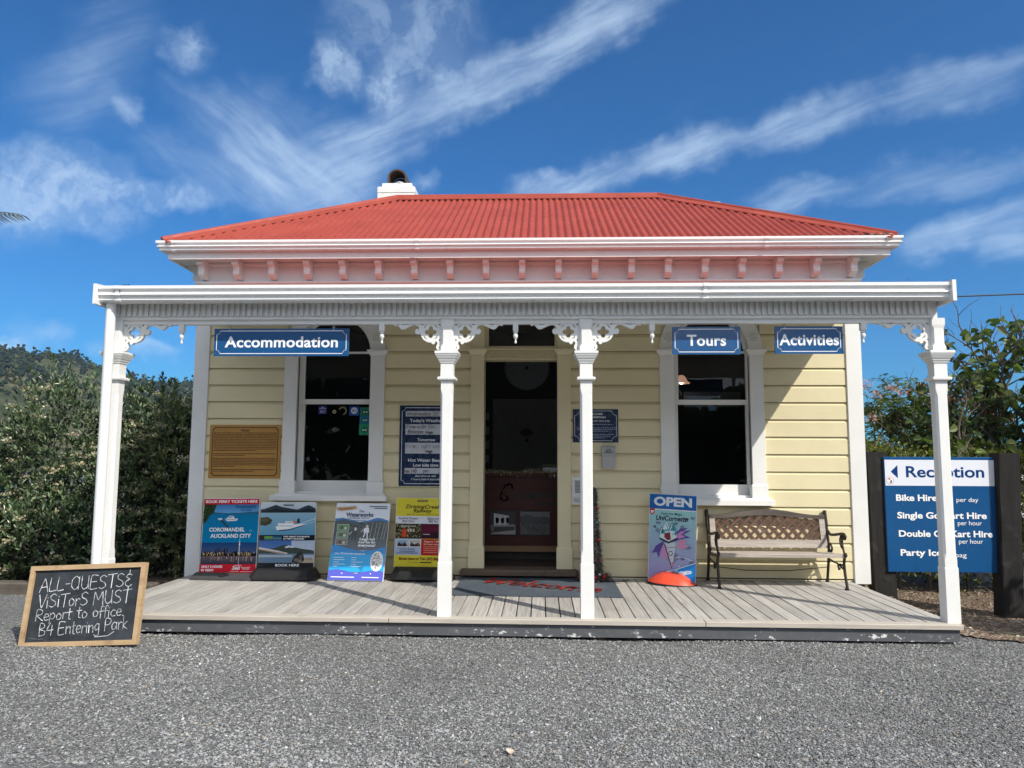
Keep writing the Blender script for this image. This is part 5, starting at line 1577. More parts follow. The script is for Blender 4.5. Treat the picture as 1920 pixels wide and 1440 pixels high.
inclined('stile', -BW + .014, -BW + .064, .389, .585, M['bench_wood'], .002)
inclined('stile', BW - .064, BW - .014, .389, .585, M['bench_wood'], .002)
# lattice: two layers of crossing strips inside the frame
mb = MB()
def ztop(x):
    u = x / (BW - .012); c = .5 + .5 * math.cos(math.pi * max(-1, min(1, u * 1.08))); return .582 + .032 * c
x0, x1, zb = -BW + .06, BW - .06, .386
for lay, sgn in ((0, 1), (1, -1)):
    c = -1.0
    while c < 1.2:
        P = []
        for i in range(61):
            x = x0 + (x1 - x0) * i / 60
            z = zb + sgn * (x - c) * .88
            if zb - .001 <= z <= ztop(x) + .004: P.append((x, z))
        if len(P) > 1:
            (xa, za), (xb, zb_) = P[0], P[-1]
            hw = .0100
            d = Vector((xb - xa, zb_ - za)).normalized(); nx, nz = -d.y * hw, d.x * hw
            y = .006 if lay else -.003
            q = [(xa + nx, za + nz), (xa - nx, za - nz), (xb - nx, zb_ - nz), (xb + nx, zb_ + nz)]
            q = [(a, min(max(b, zb - .01), .64)) for a, b in q]
            mb.add([(a, back_y(b) + y + d_, b) for d_ in (-.0045, .0045) for a, b in q], [(0, 1, 2, 3), (4, 5, 6, 7), (0, 1, 5, 4), (1, 2, 6, 5), (2, 3, 7, 6), (3, 0, 4, 7)])
        c += .088
mb.build('lattice', M['lattice'], t)
for i, y0 in enumerate((-.225, -.125, -.025, .065)):
    z = .300 - i * .006
    MB().bbox(-BW + .0, BW + .01, y0, y0 + .078, z - .028, z, .004).build('seat_slat', M['bench_wood'], t)
# iron ends
def iron_end(x):
    mb = MB()
    P = lambda *a: [(x, y, z) for y, z in a]
    mb.tube(P(*smooth_line([(.215, 0), (.205, .03), (.178, .14), (.150, .27), (.150, .36), (.190, .52), (.222, .655)], 5)), [.018] * 5 + [.013] * 20 + [.017] * 6, 8)
    mb.tube(P(*smooth_line([(-.235, 0), (-.240, .02), (-.205, .13), (-.190, .22), (-.212, .285)], 5)), [.022] * 3 + [.013] * 18, 8)
    mb.tube(P(*smooth_line([(-.222, .285), (-.12, .272), (.02, .262), (.150, .262)], 4)), .012, 8)
    mb.tube(P(*smooth_line([(.160, .470), (.10, .445), (.0, .452), (-.12, .470), (-.205, .478), (-.232, .462), (-.222, .440), (-.202, .446)], 5)), [.013] * 25 + [.016] * 11, 8)
    mb.tube(P(*smooth_line([(-.180, .470), (-.165, .40), (-.190, .34), (-.212, .30), (-.230, .286), (-.240, .300)], 5)), .010, 8)
    mb.tube(P(*smooth_line([(-.150, .465), (-.120, .42), (-.135, .37), (-.165, .35)], 5)), .008, 7)
    mb.tube(P(*smooth_line([(.155, .33), (.10, .36), (.07, .32), (.095, .285), (.12, .305)], 5)), .009, 7)
    mb.tube(P(*smooth_line([(-.200, .19), (-.12, .205), (-.06, .19), (-.075, .155), (-.10, .17)], 5)), .009, 7)
    mb.tube(P(*smooth_line([(.170, .16), (.12, .215), (.04, .205), (-.06, .20), (-.19, .165)], 5)), .008, 7)
    mb.lathe([(.001, -.012), (.020, -.010), (.020, .010), (.001, .012)], (x, -.225, .298), 'x', 12)
    return mb
for x in (-BW - .004, BW + .006):
    iron_end(x).build('iron_end', M['iron'], t)
MB().tube([(BW + .006, .18, .14), (.2, .20, .10), (-.2, .20, .10), (-BW, .18, .14)], .004, 6).build('tie_rod', M['iron'], t)

# ------------------------------------------------------------------ chalkboard
w, h = .826, .528
t = leaning('chalkboard', 'pine framed chalkboard on the gravel with handwritten notice to all guests', -2.891, -2.249, -.128, -3.4, 12.2, 3.0, 'chalkboard', None)
fw_ = .031
slate = NT('worn_slate')
c = slate.mix(slate.ramp(slate.noise(4, 6, .65), .4, .75, 0, .55), (.012, .016, .021, 1), (.085, .10, .12, 1))
c = slate.mix(slate.ramp(slate.noise(1, 6, .7, stretch=(40, 3, 3)), .58, .8, 0, .25), c, (.20, .22, .24, 1))
slate.base(c); slate.rough(.7)
MB().box(-w / 2 + .01, w / 2 - .01, -.004, .008, .01, h - .01).build('slate', slate.mat, t)
mb = MB()
for poly in ([(-w / 2, 0), (w / 2, 0), (w / 2 - fw_, fw_), (-w / 2 + fw_, fw_)], [(-w / 2, h), (w / 2, h), (w / 2 - fw_, h - fw_), (-w / 2 + fw_, h - fw_)],
             [(-w / 2, .0008), (-w / 2 + fw_ - .0005, fw_ + .0005), (-w / 2 + fw_ - .0005, h - fw_ - .0005), (-w / 2, h - .0008)], [(w / 2, .0008), (w / 2 - fw_ + .0005, fw_ + .0005), (w / 2 - fw_ + .0005, h - fw_ - .0005), (w / 2, h - .0008)]):
    mb.prism(poly, 'y', -.022, .016)
mb.build('frame', M['frame_wood'], t)
s = Sheet(.0002); ch = (232, 234, 236)
def chalk(txt, x, y, hh, ww, rot=0.0, seed=1):
    s.hand(txt, x, y, hh, ww, .0048, ch, R(rot), .004, seed)
chalk('ALL-GUESTS&', -.335, .355, .088, .672, 1.5, 3)
chalk('ViSiTorS MUST', -.325, .250, .085, .655, 1.5, 5)
chalk('Report to office.', -.330, .168, .072, .630, 1.6, 7)
chalk('B4 Entering Park', -.290, .070, .080, .625, 2.6, 9)
s.line([(-.36, .06), (-.32, .052), (-.25, .05)], .002, (120, 126, 132)); s.line([(.11, .055), (.2, .06), (.24, .085)], .004, (190, 194, 198))
s.build('chalk_writing', t, print_mat('chalk', .9, .0), -.0056)
s = Sheet(.0001)
rc = random.Random(12)
for i in range(46):                                        # dusty smears of wiped-off chalk
    a, b = rc.uniform(-.36, .30), rc.uniform(.05, .48); q = rc.uniform(.02, .09); an = rc.uniform(-.25, .25)
    s.line([(a, b), (a + q * math.cos(an), b + q * math.sin(an))], rc.uniform(.0012, .0035), rc.choice([(70, 78, 88), (58, 66, 76), (84, 92, 100)]), False)
s.build('chalk_smudge', t, print_mat('chalk_dust', .9, .0), -.0046)['kind'] = 'stuff'

# ------------------------------------------------------------------ reception sign between two black sleepers
def gz2(x, y): return gz(x, y) - .03
t = thing('reception_sign', 'blue and white Reception sign carried between two black stained sleepers', 'sign', (3.98, .14, gz(3.98, .14)))
bz = t.location.z
def sleeper_post(xc, yc, zt, wx, wy, lean):
    rnd = random.Random(int(xc * 10))
    mb = MB(); secs = []
    zb = gz2(xc, yc) - .1
    for i in range(9):
        z = zb + (zt - zb) * i / 8
        secs.append((xc - 3.98 + lean * (z - zt), yc - .14, z - bz, wx / 2 + rnd.uniform(-.004, .004), wy / 2 + rnd.uniform(-.004, .004), .012))
    mb.loft(secs)
    return mb.build('sleeper_post', M['sleeper'], t)
sleeper_post(3.430, .19, 1.206, .215, .115, -.02)
sleeper_post(4.625, .12, 1.200, .205, .150, .03)
w, h = 1.085, 1.085
bx0, bz0 = -.500, .075 - bz
MB().bbox(bx0, bx0 + w, -.030, -.004, bz0, bz0 + h, .003).build('board', M['blue'], t)
s = Sheet(.0003)
navy = (16, 62, 120)
s.rect(bx0 + .008, bz0 + h - .275, bx0 + w - .045, bz0 + h - .028, (226, 230, 240))
s.poly([(bx0 + .062, bz0 + h - .142), (bx0 + .128, bz0 + h - .078), (bx0 + .128, bz0 + h - .206)], navy)
s.text('Reception', bx0 + .205, bz0 + h - .192, .735, .108, navy, .022, 0, 'l')
s.ell(bx0 + .052, bz0 + h - .226, .036, .036, (190, 70, 80)); s.ell(bx0 + .052, bz0 + h - .226, .033, .033, (232, 232, 236)); s.ell(bx0 + .045, bz0 + h - .211, .009, .008, (170, 50, 60)); s.poly([(bx0 + .050, bz0 + h - .250), (bx0 + .066, bz0 + h - .250), (bx0 + .068, bz0 + h - .224), (bx0 + .058, bz0 + h - .222)], (40, 40, 46))
X0 = bx0 + .100
def lrow(a, ra, wa, yb, b=None, xb=None, wb=None, hb=.046, yb2=None, xoff=0):
    s.text(a, X0 + xoff, bz0 + yb, wa, .060, (240, 243, 247), .030, 0, 'l')
    if b: s.text(b, bx0 + xb, bz0 + (yb if yb2 is None else yb2), wb, hb, (232, 237, 244), .004, 0, 'l')
lrow('Bike Hire', 0, .385, .668, '$20 per day' if False else 'per day', .665, .205, .042, .660)
lrow('Single Go Kart Hire', 0, .835, .502, 'per hour', .665, .225, .044, .440, .004)
lrow('Double Go Kart Hire', 0, .875, .330, 'per hour', .665, .225, .044, .268, .010)
lrow('Party Ice', 0, .385, .152, 'bag', .625, .105, .044, .140, .018)
s.build('lettering', t, M['gloss_print'], -.0306)

# ------------------------------------------------------------------ inside the doorway
t = thing('reception_counter', 'dark red timber reception counter seen through the open doorway', 'counter', (-.1, .60, .085))
m_red = wood('dark_red_timber', (.085, .020, .014), (.055, .013, .010), .45, (2, 30, 30), (.05, .015, .01), .2)
MB().box(-1.1, 1.2, 0, .55, .145, .86).build('front_panel', m_red, t)
MB().bbox(-1.14, 1.24, -.05, .58, .86, .895, .006).build('countertop', m_red, t)
MB().box(-1.1, 1.2, -.012, -.001, .70, .72).build('rail', m_red, t)
MB().box(-1.1, 1.2, -.016, 0, .085, .144).build('plinth', wood('pale_timber_plinth', (.34, .22, .12), (.26, .16, .085), .6, (2, 40, 40)), t)
MB().box(-1.08, 1.18, .05, .5, 0, .084).build('toe_kick', M['interior'], t)
s = Sheet(.0004); bk = (8, 7, 8)
s.text('by', -.27, .610, .09, .055, (22, 12, 12), .0, .35)
s.hand('C', 0, 0, .1) if False else None
cx_, cz_ = -.125, .655
s.line([(cx_ + a * .15, cz_ + b * .12) for a, b in smooth_line([(.75, .62), (.62, .98), (.30, .95), (.02, .45), (-.12, -.1), (.10, -.45), (.38, -.30), (.30, .02)], 6)], .016, bk)
s.line([(cx_ + a * .15, cz_ + b * .12) for a, b in smooth_line([(-.05, .78), (.10, .98), (.42, .9), (.35, .45), (-.1, .0), (-.35, -.35)], 6)], .007, bk)
s.text('OROMANDEL', .018, .612, .400, .070, bk, .035, 0, 'l', R(5)); s.text('TOP 10', .215, .552, .200, .046, bk, .04, 0, 'l', R(2))
s.build('lettering', t, None, -.0006)
def counter_pic(label, x0, x1, draw):
    p = thing('framed_photo', label, 'picture', (x0, .598, .335), group='framed photographs on the counter')
    w, h = x1 - x0, .255
    mb = MB(); mb.box(0, w, -.012, 0, 0, .010); mb.box(0, w, -.012, 0, h - .010, h); mb.box(0, .010, -.012, 0, .0101, h - .0101); mb.box(w - .010, w, -.012, 0, .0101, h - .0101); mb.box(.010, w - .010, -.004, 0, .010, h - .010)
    mb.build('frame', M['rubber'], p)
    s = Sheet(.0003); draw(s, w, h); s.build('photo_print', p, None, -.0045)
def old_shop(s, w, h):
    s.rect(.01, .01, w - .01, h - .01, (52, 52, 54)); s.poly([(.05, .10), (.05, h - .03), (w - .08, h - .055), (w - .08, .11)], (206, 208, 210))
    for i in range(3): s.rect(.07 + i * .055, .125, .10 + i * .055, .18, (60, 62, 66), False)
    s.poly([(.03, .03), (.05, .10), (w - .02, .11), (w - .01, .10), (w - .01, .05)], (150, 152, 156)); s.poly([(.04, .03), (.055, .085), (w - .02, .092), (w - .02, .055)], (58, 58, 60)); s.poly([(.01, .01), (.05, .03), (w - .01, .05), (w - .01, .01)], (168, 168, 170)); s.ell(.035, .08, .02, .03, (110, 112, 112))
def old_view(s, w, h):
    s.rect(.01, .01, w - .01, h - .01, (110, 114, 118)); ridge(s, .01, w - .01, .13, [.06, .075, .085, .08, .07, .06, .055, .065, .06, .05], (70, 72, 76)); s.rect(.01, .01, w - .01, .13, (92, 94, 96))
    for i in range(60): s.ell(.02 + r2.random() * (w - .04), .02 + r2.random() * .11, .007, .005, r2.choice([(150, 152, 154), (60, 62, 64), (190, 192, 194), (40, 42, 44)]), 6, False)
counter_pic('framed grey photo of an old two storey shop, left on the red counter front', -.360, -.074, old_shop)
counter_pic('framed grey photo of a town below hills, right on the red counter front', -.045, .280, old_view)
t = thing('tinsel_garland', 'pale gold tinsel garland along the counter edge inside the doorway', 'garland', (-.02, .55, .985))
def garl(rng, n):
    x = (rng.random(n) - .5) * 1.1; q = rng.normal(size=(n, 3)) * .012
    return np.stack([x, 0 * x, .012 * np.sin(x * 14)], 1) + q, rng.normal(size=(n, 3))
tinsel_mesh('tinsel', 1700, garl, [(.75, .68, .42), (.30, .25, .12), (.16, .13, .06), (.9, .9, .85), (.10, .09, .05)], t, (.014, .034), 9, .0018)
MB().tube([(-.55, 0, 0), (.55, 0, 0)], .006, 6).build('core', M['frame_wood'], t)
# big circular saw blade on the far wall
t = thing('saw_blade', 'large dark circular saw blade hung high inside above the inner door', 'saw blade', (.0, 2.195, 2.285))
P = []
for i in range(48):
    a0 = 2 * math.pi * i / 48
    P += [(.295 * math.cos(a0), .295 * math.sin(a0)), (.272 * math.cos(a0 + .05), .272 * math.sin(a0 + .05))]
hole = [(.022 * math.cos(2 * math.pi * k / 16), .022 * math.sin(2 * math.pi * k / 16)) for k in range(16)]
curve_plate('disc', [P, hole], .004, plain('tarnished_saw_steel', (.30, .31, .33), .5, .6), t, 0)
# small pictures on the dark wall left of the inner door
for i, z in enumerate((1.60, 1.42, 1.24, 1.06)):
    o = thing('wall_picture', ('topmost', 'second from the top', 'third from the top', 'lowest')[i] + ' of the small pale pictures inside, left edge of the doorway', 'picture', (-.565, 2.215, z), group='small pictures on the dark inner wall')
    MB().bbox(0, .10, -.012, 0, 0, .125, .003).build('frame', M['rubber'], o)
    MB().add([(.012, -.0125, .012), (.088, -.0125, .012), (.088, -.0125, .113), (.012, -.0125, .113)], [(0, 1, 2, 3)]).build('picture_print', plain('faded_print', (.24, .25, .27), .5), o)
t = thing('door_wreath', 'small dark hanging ornament on the inner door', 'ornament', (.0, 2.17, 1.44))
mb = MB(); mb.prism([(-.085, 0), (-.075, .03), (-.05, .055), (0, .075), (.05, .055), (.075, .03), (.085, 0), (.03, -.02), (-.03, -.02)], 'y', -.02, .0); mb.lathe([(.001, -.11), (.022, -.095), (.022, -.07), (.001, -.055)], (0, -.01, 0), n=12)
mb.tube([(0, -.01, .07), (0, -.008, .13)], .004, 6)
mb.build('ornament_body', M['rubber'], t)
t = thing('paper_stack', 'white paper tray stack on the counter at the right of the doorway', 'papers', (.20, .66, .98))
MB().bbox(0, .20, 0, .25, 0, .055, .004).build('paper_pile', M['sign_white'], t)
MB().bbox(-.005, .205, -.005, .255, .075, .085, .003).build('tray', plain('brass_tray', (.32, .26, .12), .4, .5), t)
# pendant lamp, lit, behind the right window
t = thing('pendant_lamp', 'lit pendant lamp with frilled pinkish glass shade behind the right window', 'lamp', (1.69, .80, 1.945))
mb = MB(); n = 28; vs, fs = [], []
prof = [(.020, .085), (.034, .075), (.052, .050), (.064, .022), (.076, .004), (.090, -.004)]
for r, z in prof:
    for k in range(n):
        a = 2 * math.pi * k / n; q = r * (1 + .06 * math.cos(9 * a) * (z < .02)); vs.append((q * math.cos(a), q * math.sin(a), z + .006 * math.cos(9 * a) * (z < .02)))
for i in range(len(prof) - 1):
    for k in range(n): fs.append((i * n + k, i * n + (k + 1) % n, (i + 1) * n + (k + 1) % n, (i + 1) * n + k))
mb.add(vs, fs, 0, None, True)
sh = NT('frosted_pink_glass'); sh.base((.62, .36, .28, 1)); sh.rough(.35); sh.p.inputs['Transmission Weight'].default_value = .0
sh.p.inputs['Emission Color'].default_value = (1.0, .52, .36, 1); sh.p.inputs['Emission Strength'].default_value = .35
mb.build('shade', sh.mat, t)
bb_ = NT('lit_bulb'); bb_.p.inputs['Emission Color'].default_value = (1, .93, .82, 1); bb_.p.inputs['Emission Strength'].default_value = 9
MB().lathe([(.001, -.014), (.014, -.008), (.018, .004), (.014, .018), (.008, .03), (.001, .034)], (0, 0, 0), n=14).build('bulb', bb_.mat, t)
MB().tube([(0, 0, .08), (0, 0, .79)], .004, 6).build('flex', M['rubber'], t)
t = thing('window_banner', 'dim grey banner hung inside behind the right window', 'banner', (1.75, 1.0, 1.70))
MB().add([(0, 0, 0), (.62, 0, 0), (.62, 0, .17), (0, 0, .17)], [(0, 1, 2, 3)]).build('banner_sheet', plain('dim_banner', (.14, .15, .16), .6), t)
s = Sheet(); s.text('Waterworks', .25, .03, .36, .055, (14, 14, 18), .02); s.build('lettering', t, None, -.001)

# ------------------------------------------------------------------ overhead cable
mb = MB(); P = []
for i in range(25):
    u = i / 24; P.append((3.54 + 22 * u, 2.0 + 4.0 * u, 3.09 + 2.6 * u - .35 * math.sin(math.pi * u)))
o = mb.tube(P, .010, 6).build('overhead_cable', M['rubber'])
tag(o, 'black overhead cable running off from the right end of the verandah roof', 'cable')

# timber edging and far things
o = MB()
o.bbox(-9.4, -3.35, -.46, -.31, gz(-5, -.4) - .05, gz(-5, -.4) + .105, .012)
o = o.build('garden_sleeper', wood('grey_sleeper', (.13, .115, .095), (.08, .067, .054), .85, (2, 24, 24), (.06, .05, .04), .6))
tag(o, 'weathered grey timber sleeper edging the shrub bed left of the deck', 'sleeper')

# ------------------------------------------------------------------ planting
def leaves(name, P, D, L, W, col, parent=None, mat=None, fold=.25, seed=1, droop=0.0):
    """one folded, pointed leaf per row: base P, direction D, length L, width W, colour per leaf"""
    rng = np.random.default_rng(seed)
    n = len(P)
    D = D / (np.linalg.norm(D, axis=1)[:, None] + 1e-9)
    s = np.cross(D, np.array([0, 0, 1.0]) + .7 * rng.normal(size=(n, 3))); s /= (np.linalg.norm(s, axis=1)[:, None] + 1e-9)
    u = np.cross(s, D)
    u *= np.sign(u[:, 2:3] + 1e-6)
    L = L[:, None]; W = W[:, None]
    m1 = P + D * L * .45 + u * W * fold
    b = P; tip = P + D * L - np.array([0, 0, 1.0]) * L * droop
    l = m1 + s * W * .5; r = m1 - s * W * .5
    c = P + D * L * .5
    l2 = P + D * L * .78 + s * W * .36 + u * W * fold * .7 - np.array([0, 0, 1.0]) * L * droop * .5; r2 = P + D * L * .78 - s * W * .36 + u * W * fold * .7 - np.array([0, 0, 1.0]) * L * droop * .5
    V = np.stack([b, l, l2, tip, r2, r], 1).reshape(-1, 3)
    i = 6 * np.arange(n)[:, None]
    F = np.concatenate([i + np.array([[0, 1, 2, 3]]), i + np.array([[0, 3, 4, 5]])], 1).reshape(-1, 4)
    return np_mesh(name, V, F, mat or M['leaf'], parent, np.repeat(col, 2, 0))

def pick(rng, n, cols, jit=.15):
    c = np.array(cols)[rng.integers(0, len(cols), n)]
    return np.clip(c * (1 + jit * rng.normal(size=(n, 1))) * (1 + .06 * rng.normal(size=(n, 3))), .003, .9)

def shrub(label, lobes, base, seed, nclus, cols, flower_frac=.35, leafL=(.045, .072), group='rounded flowering shrubs left of the cottage'):
    """dense shrub: rosettes of upright leaves over a lumpy shell, dried flower heads among them"""
    rng = np.random.default_rng(seed)
    t = thing('shrub', label, 'shrub', base, group=group)
    bx_, by_, bz_ = base
    lob = np.array(lobes)                                   # cx, cy, cz, rx, ry, rz
    P, Nn = [], []
    wts = lob[:, 3] * lob[:, 5] + lob[:, 4] * lob[:, 5]; wts /= wts.sum()
    while len(P) < nclus:
        k = rng.choice(len(lob), p=wts); q = lob[k]
        d = rng.normal(size=3); d /= np.linalg.norm(d)
        if d[1] > .55: continue
        rr = (1 + .14 * math.sin(5 * d[0] + 3 * d[2] + k) + .10 * math.sin(9 * d[2] - 7 * d[0] + 2 * k) + .10 * rng.normal()) * (1 - .28 * rng.random() ** 2.5)
        p = q[:3] + d * q[3:6] * rr
        if p[2] < .03 - .0: continue
        inside = False
        for j, o_ in enumerate(lob):
            if j != k and (((p - o_[:3]) / (o_[3:6] * .80)) ** 2).sum() < 1: inside = True; break
        if inside and rng.random() < .8: continue
        P.append(p); Nn.append(d / q[3:6])
    P = np.array(P); Nn = np.array(Nn); Nn /= np.linalg.norm(Nn, axis=1)[:, None]
    m = 16
    up = Nn * .75 + np.array([0, 0, .8]) + .25 * rng.normal(size=Nn.shape); up /= np.linalg.norm(up, axis=1)[:, None]
    C = np.repeat(P, m, 0); U = np.repeat(up, m, 0); n = len(C)
    long = (Nn[:, 2] > .35) * (rng.random(len(Nn)) < .6)
    off = rng.random((n, 1)) * (.09 + .11 * np.repeat(long, m)[:, None])
    D = U * .95 + .50 * rng.normal(size=(n, 3))
    B = C - U * .05 + U * off
    L = leafL[0] + (leafL[1] - leafL[0]) * rng.random(n); W = L * (.25 + .09 * rng.random(n))
    leaves('foliage', B, D, L, W, pick(rng, n, cols, .22), t, M['leaf_gloss'], .2, seed)
    # inner leaves, shade of the gaps put into their dark colour
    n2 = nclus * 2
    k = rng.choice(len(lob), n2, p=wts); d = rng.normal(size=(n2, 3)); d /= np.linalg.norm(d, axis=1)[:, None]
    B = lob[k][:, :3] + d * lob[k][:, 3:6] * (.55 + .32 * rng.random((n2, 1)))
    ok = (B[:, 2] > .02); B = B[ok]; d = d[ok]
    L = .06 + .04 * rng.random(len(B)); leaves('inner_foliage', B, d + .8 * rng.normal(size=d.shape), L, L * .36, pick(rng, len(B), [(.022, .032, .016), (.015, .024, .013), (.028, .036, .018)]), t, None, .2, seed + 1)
    # flower heads, clusters of small pale tufts
    sel = P[rng.random(len(P)) < flower_frac * .62]; un = Nn[:len(sel)]
    sel = sel[sel[:, 2] < (lob[:, 2] + lob[:, 5]).max() * .93]
    nf = 30
    C = np.repeat(sel, nf, 0); a = rng.normal(size=(len(C), 3)) * np.array([.030, .030, .016]); a[:, 2] = np.abs(a[:, 2])
    out = np.repeat(sel - lob[0, :3], nf, 0); out /= np.linalg.norm(out, axis=1)[:, None]
    B = C + a + out * .085 + np.array([0, 0, .035])
    L = .018 + .012 * rng.random(len(B))
    o = leaves('flower_heads', B, rng.normal(size=(len(B), 3)) + np.array([0, 0, .8]), L, L * .8, pick(rng, len(B), [(.44, .41, .29), (.34, .32, .22), (.54, .51, .39), (.30, .26, .18), (.22, .20, .13)]), t, None, .1, seed + 2)
    o['kind'] = 'stuff'
    mb = MB(); rnd = random.Random(seed)
    for i in range(9):
        q = lobes[rnd.randrange(len(lobes))]
        e = (q[0] + rnd.uniform(-.5, .5) * q[3], q[1] + rnd.uniform(-.4, .4) * q[4], q[2] + rnd.uniform(-.1, .5) * q[5])
        s0 = (rnd.uniform(-.12, .12), rnd.uniform(-.12, .12), -.02)
        mid = ((s0[0] + e[0]) / 2 + rnd.uniform(-.1, .1), (s0[1] + e[1]) / 2, e[2] * .45)
        mb.tube(smooth_line([s0, mid, e], 4) if False else [s0, mid, e], [.03, .02, .008], 7)
    mb.build('stems', M['bark'], t)
    return t
SG = [(.080, .125, .058), (.125, .18, .088), (.048, .076, .034), (.22, .285, .155), (.030, .05, .023)]
shrub('largest rounded shrub, full of dried cream flower heads, at the left edge', [(0, 0, 1.05, .88, .75, .98), (-.55, -.1, .80, .62, .62, .74), (.42, -.05, .78, .56, .58, .80), (-.95, .15, .55, .50, .55, .62), (.0, -.25, .55, .80, .55, .60)], (-5.02, .95, gz(-5, .9)), 21, 1650, SG)
shrub('middle shrub, half in shade behind the white downpipe', [(0, 0, 1.02, .52, .60, .95), (-.2, -.15, .6, .55, .6, .66), (.25, 0, .55, .45, .55, .60)], (-4.10, .95, gz(-4, .9)), 22, 1000, SG, .25)
shrub('narrow yellow-green topped shrub tight against the left corner of the cottage', [(0, 0, .98, .44, .55, .84), (.1, .1, .5, .45, .6, .56)], (-3.66, .75, gz(-3.7, .7)), 23, 800, [(.13, .155, .055), (.10, .14, .06), (.075, .11, .048), (.16, .18, .07)], .2)
shrub('low shrub at the foot of the largest shrub by the timber edging', [(0, 0, .38, .55, .42, .44), (.45, .05, .30, .45, .4, .36), (-.5, 0, .34, .5, .4, .4)], (-4.75, .20, gz(-5, .2)), 24, 620, SG, .12)

# the bed's fallen leaves
rng = np.random.default_rng(4)
n = 1500
x = -7.5 + 4.25 * rng.random(n); y = -.30 + 1.6 * rng.random(n)
B = np.stack([x, y, np.array([gz(a, b) for a, b in zip(x, y)]) + .024 + .01 * rng.random(n)], 1)
D = rng.normal(size=(n, 3)); D[:, 2] *= .2
o = leaves('fallen_leaves', B, D, .03 + .04 * rng.random(n), .012 + .014 * rng.random(n), pick(rng, n, [(.16, .10, .06), (.25, .18, .12), (.09, .055, .035), (.32, .26, .19)]), None, None, .1, 4)
tag(o, 'brown fallen leaves littering the shrub bed', 'leaf litter', None, 'stuff')
n = 1800
x = 3.12 + 3.2 * rng.random(n); y = -1.9 + 4.2 * rng.random(n)
ok = y > -1.62 - (x - 3.2) * .55; x, y = x[ok], y[ok]; n = len(x)
B = np.stack([x, y, np.array([gz(a, b) for a, b in zip(x, y)]) + .016 + .008 * rng.random(n)], 1)
D = rng.normal(size=(n, 3)); D[:, 2] *= .15
o = leaves('bark_chips', B, D, .02 + .04 * rng.random(n), .010 + .014 * rng.random(n), pick(rng, n, [(.30, .21, .14), (.42, .33, .24), (.18, .12, .08), (.50, .43, .34)]), None, None, .1, 5)
tag(o, 'loose pale bark chips strewn over the path right of the deck', 'bark', None, 'stuff')

# fig tree: bare sprawling limbs, big lobed leaves at the tips
def fig_tree():
    base = (5.85, 1.60, gz(5.85, 1.60))
    t = thing('fig_tree', 'sprawling fig tree with bare grey limbs and big dark leaves at the right edge', 'tree', base)
    rnd = random.Random(31)
    mb = MB(); tips = []
    def grow(p, d, l, r, lev):
        n = 5; pts = [p]; q = p.copy(); dd = d.copy()
        for i in range(n):
            dd = (dd + Vector((rnd.uniform(-.28, .28), rnd.uniform(-.28, .28), rnd.uniform(-.16, .24)))).normalized()
            q = q + dd * (l / n)
            if q.y + base[1] < .50 and q.x + base[0] < 5.35 and (q.z > .9 or q.x + base[0] < 4.75): break
            if q.z < .25: dd.z = abs(dd.z)
            pts.append(q.copy())
            if lev >= 2: tips.append((q.copy(), dd.copy(), lev))
        if len(pts) < 3: return
        n = len(pts) - 1
        mb.tube(pts, [r * (1 - .11 * i) for i in range(n + 1)], 7 if lev < 2 else 5, caps=False)
        if lev < 4:
            for k in range((4, 4, 3, 2)[lev]):
                f = rnd.uniform(.35, 1.0); i = min(int(f * n), n - 1)
                b = pts[i].lerp(pts[i + 1], f * n - i if f < 1 else 1)
                nd = (dd + Vector((rnd.uniform(-1, 1), rnd.uniform(-1, 1), rnd.uniform(-.35, .75)))).normalized()
                grow(b, nd, l * rnd.uniform(.50, .78), r * .52, lev + 1)
    mb.tube([(0, 0, -.1), (.03, .02, .35), (-.02, .05, .62)], [.13, .11, .10], 10)
    for d in ((-.80, -.05, .62), (-.75, .30, .85), (-.45, .45, .95), (.05, -.25, 1.0), (.75, -.15, .75), (.3, .5, .9), (-.95, .15, .30), (-.30, -.2, .95), (.5, -.6, .5)):
        grow(Vector((-.02, .05, .55)), Vector(d).normalized(), 1.42, .062, 0)
    mb.build('trunk', M['bark'], t)
    rng = np.random.default_rng(5)
    B, D = [], []
    for p, d, lev in tips:
        if rnd.random() < (.66 if lev == 2 else .76): continue
        if p.z < .62 and rnd.random() < .6: continue
        wx, wy = p.x + base[0], p.y + base[1]
        if wx < 4.35: continue
        if wy < .55 and wx < 5.3 and (p.z > 1.15 or wx < 4.75): continue
        if p.z > 3.15 or rnd.random() < (.32 if p.z > 2.0 else .0): continue
        for i in range(rnd.randint(2, 4)):
            B.append(p); D.append(Vector((d.x * .5 + rnd.uniform(-1, 1), d.y * .5 + rnd.uniform(-1, 1), rnd.uniform(-.55, .35))))
    B = np.array(B); D = np.array(D); n = len(B)
    L = .085 + .060 * rng.random(n)
    leaves('foliage', B, D, L, L * .66, pick(rng, n, [(.075, .115, .036), (.10, .145, .048), (.055, .09, .030), (.145, .18, .066)], .2), t, None, .16, 6, .25)
    return t
fig_tree()

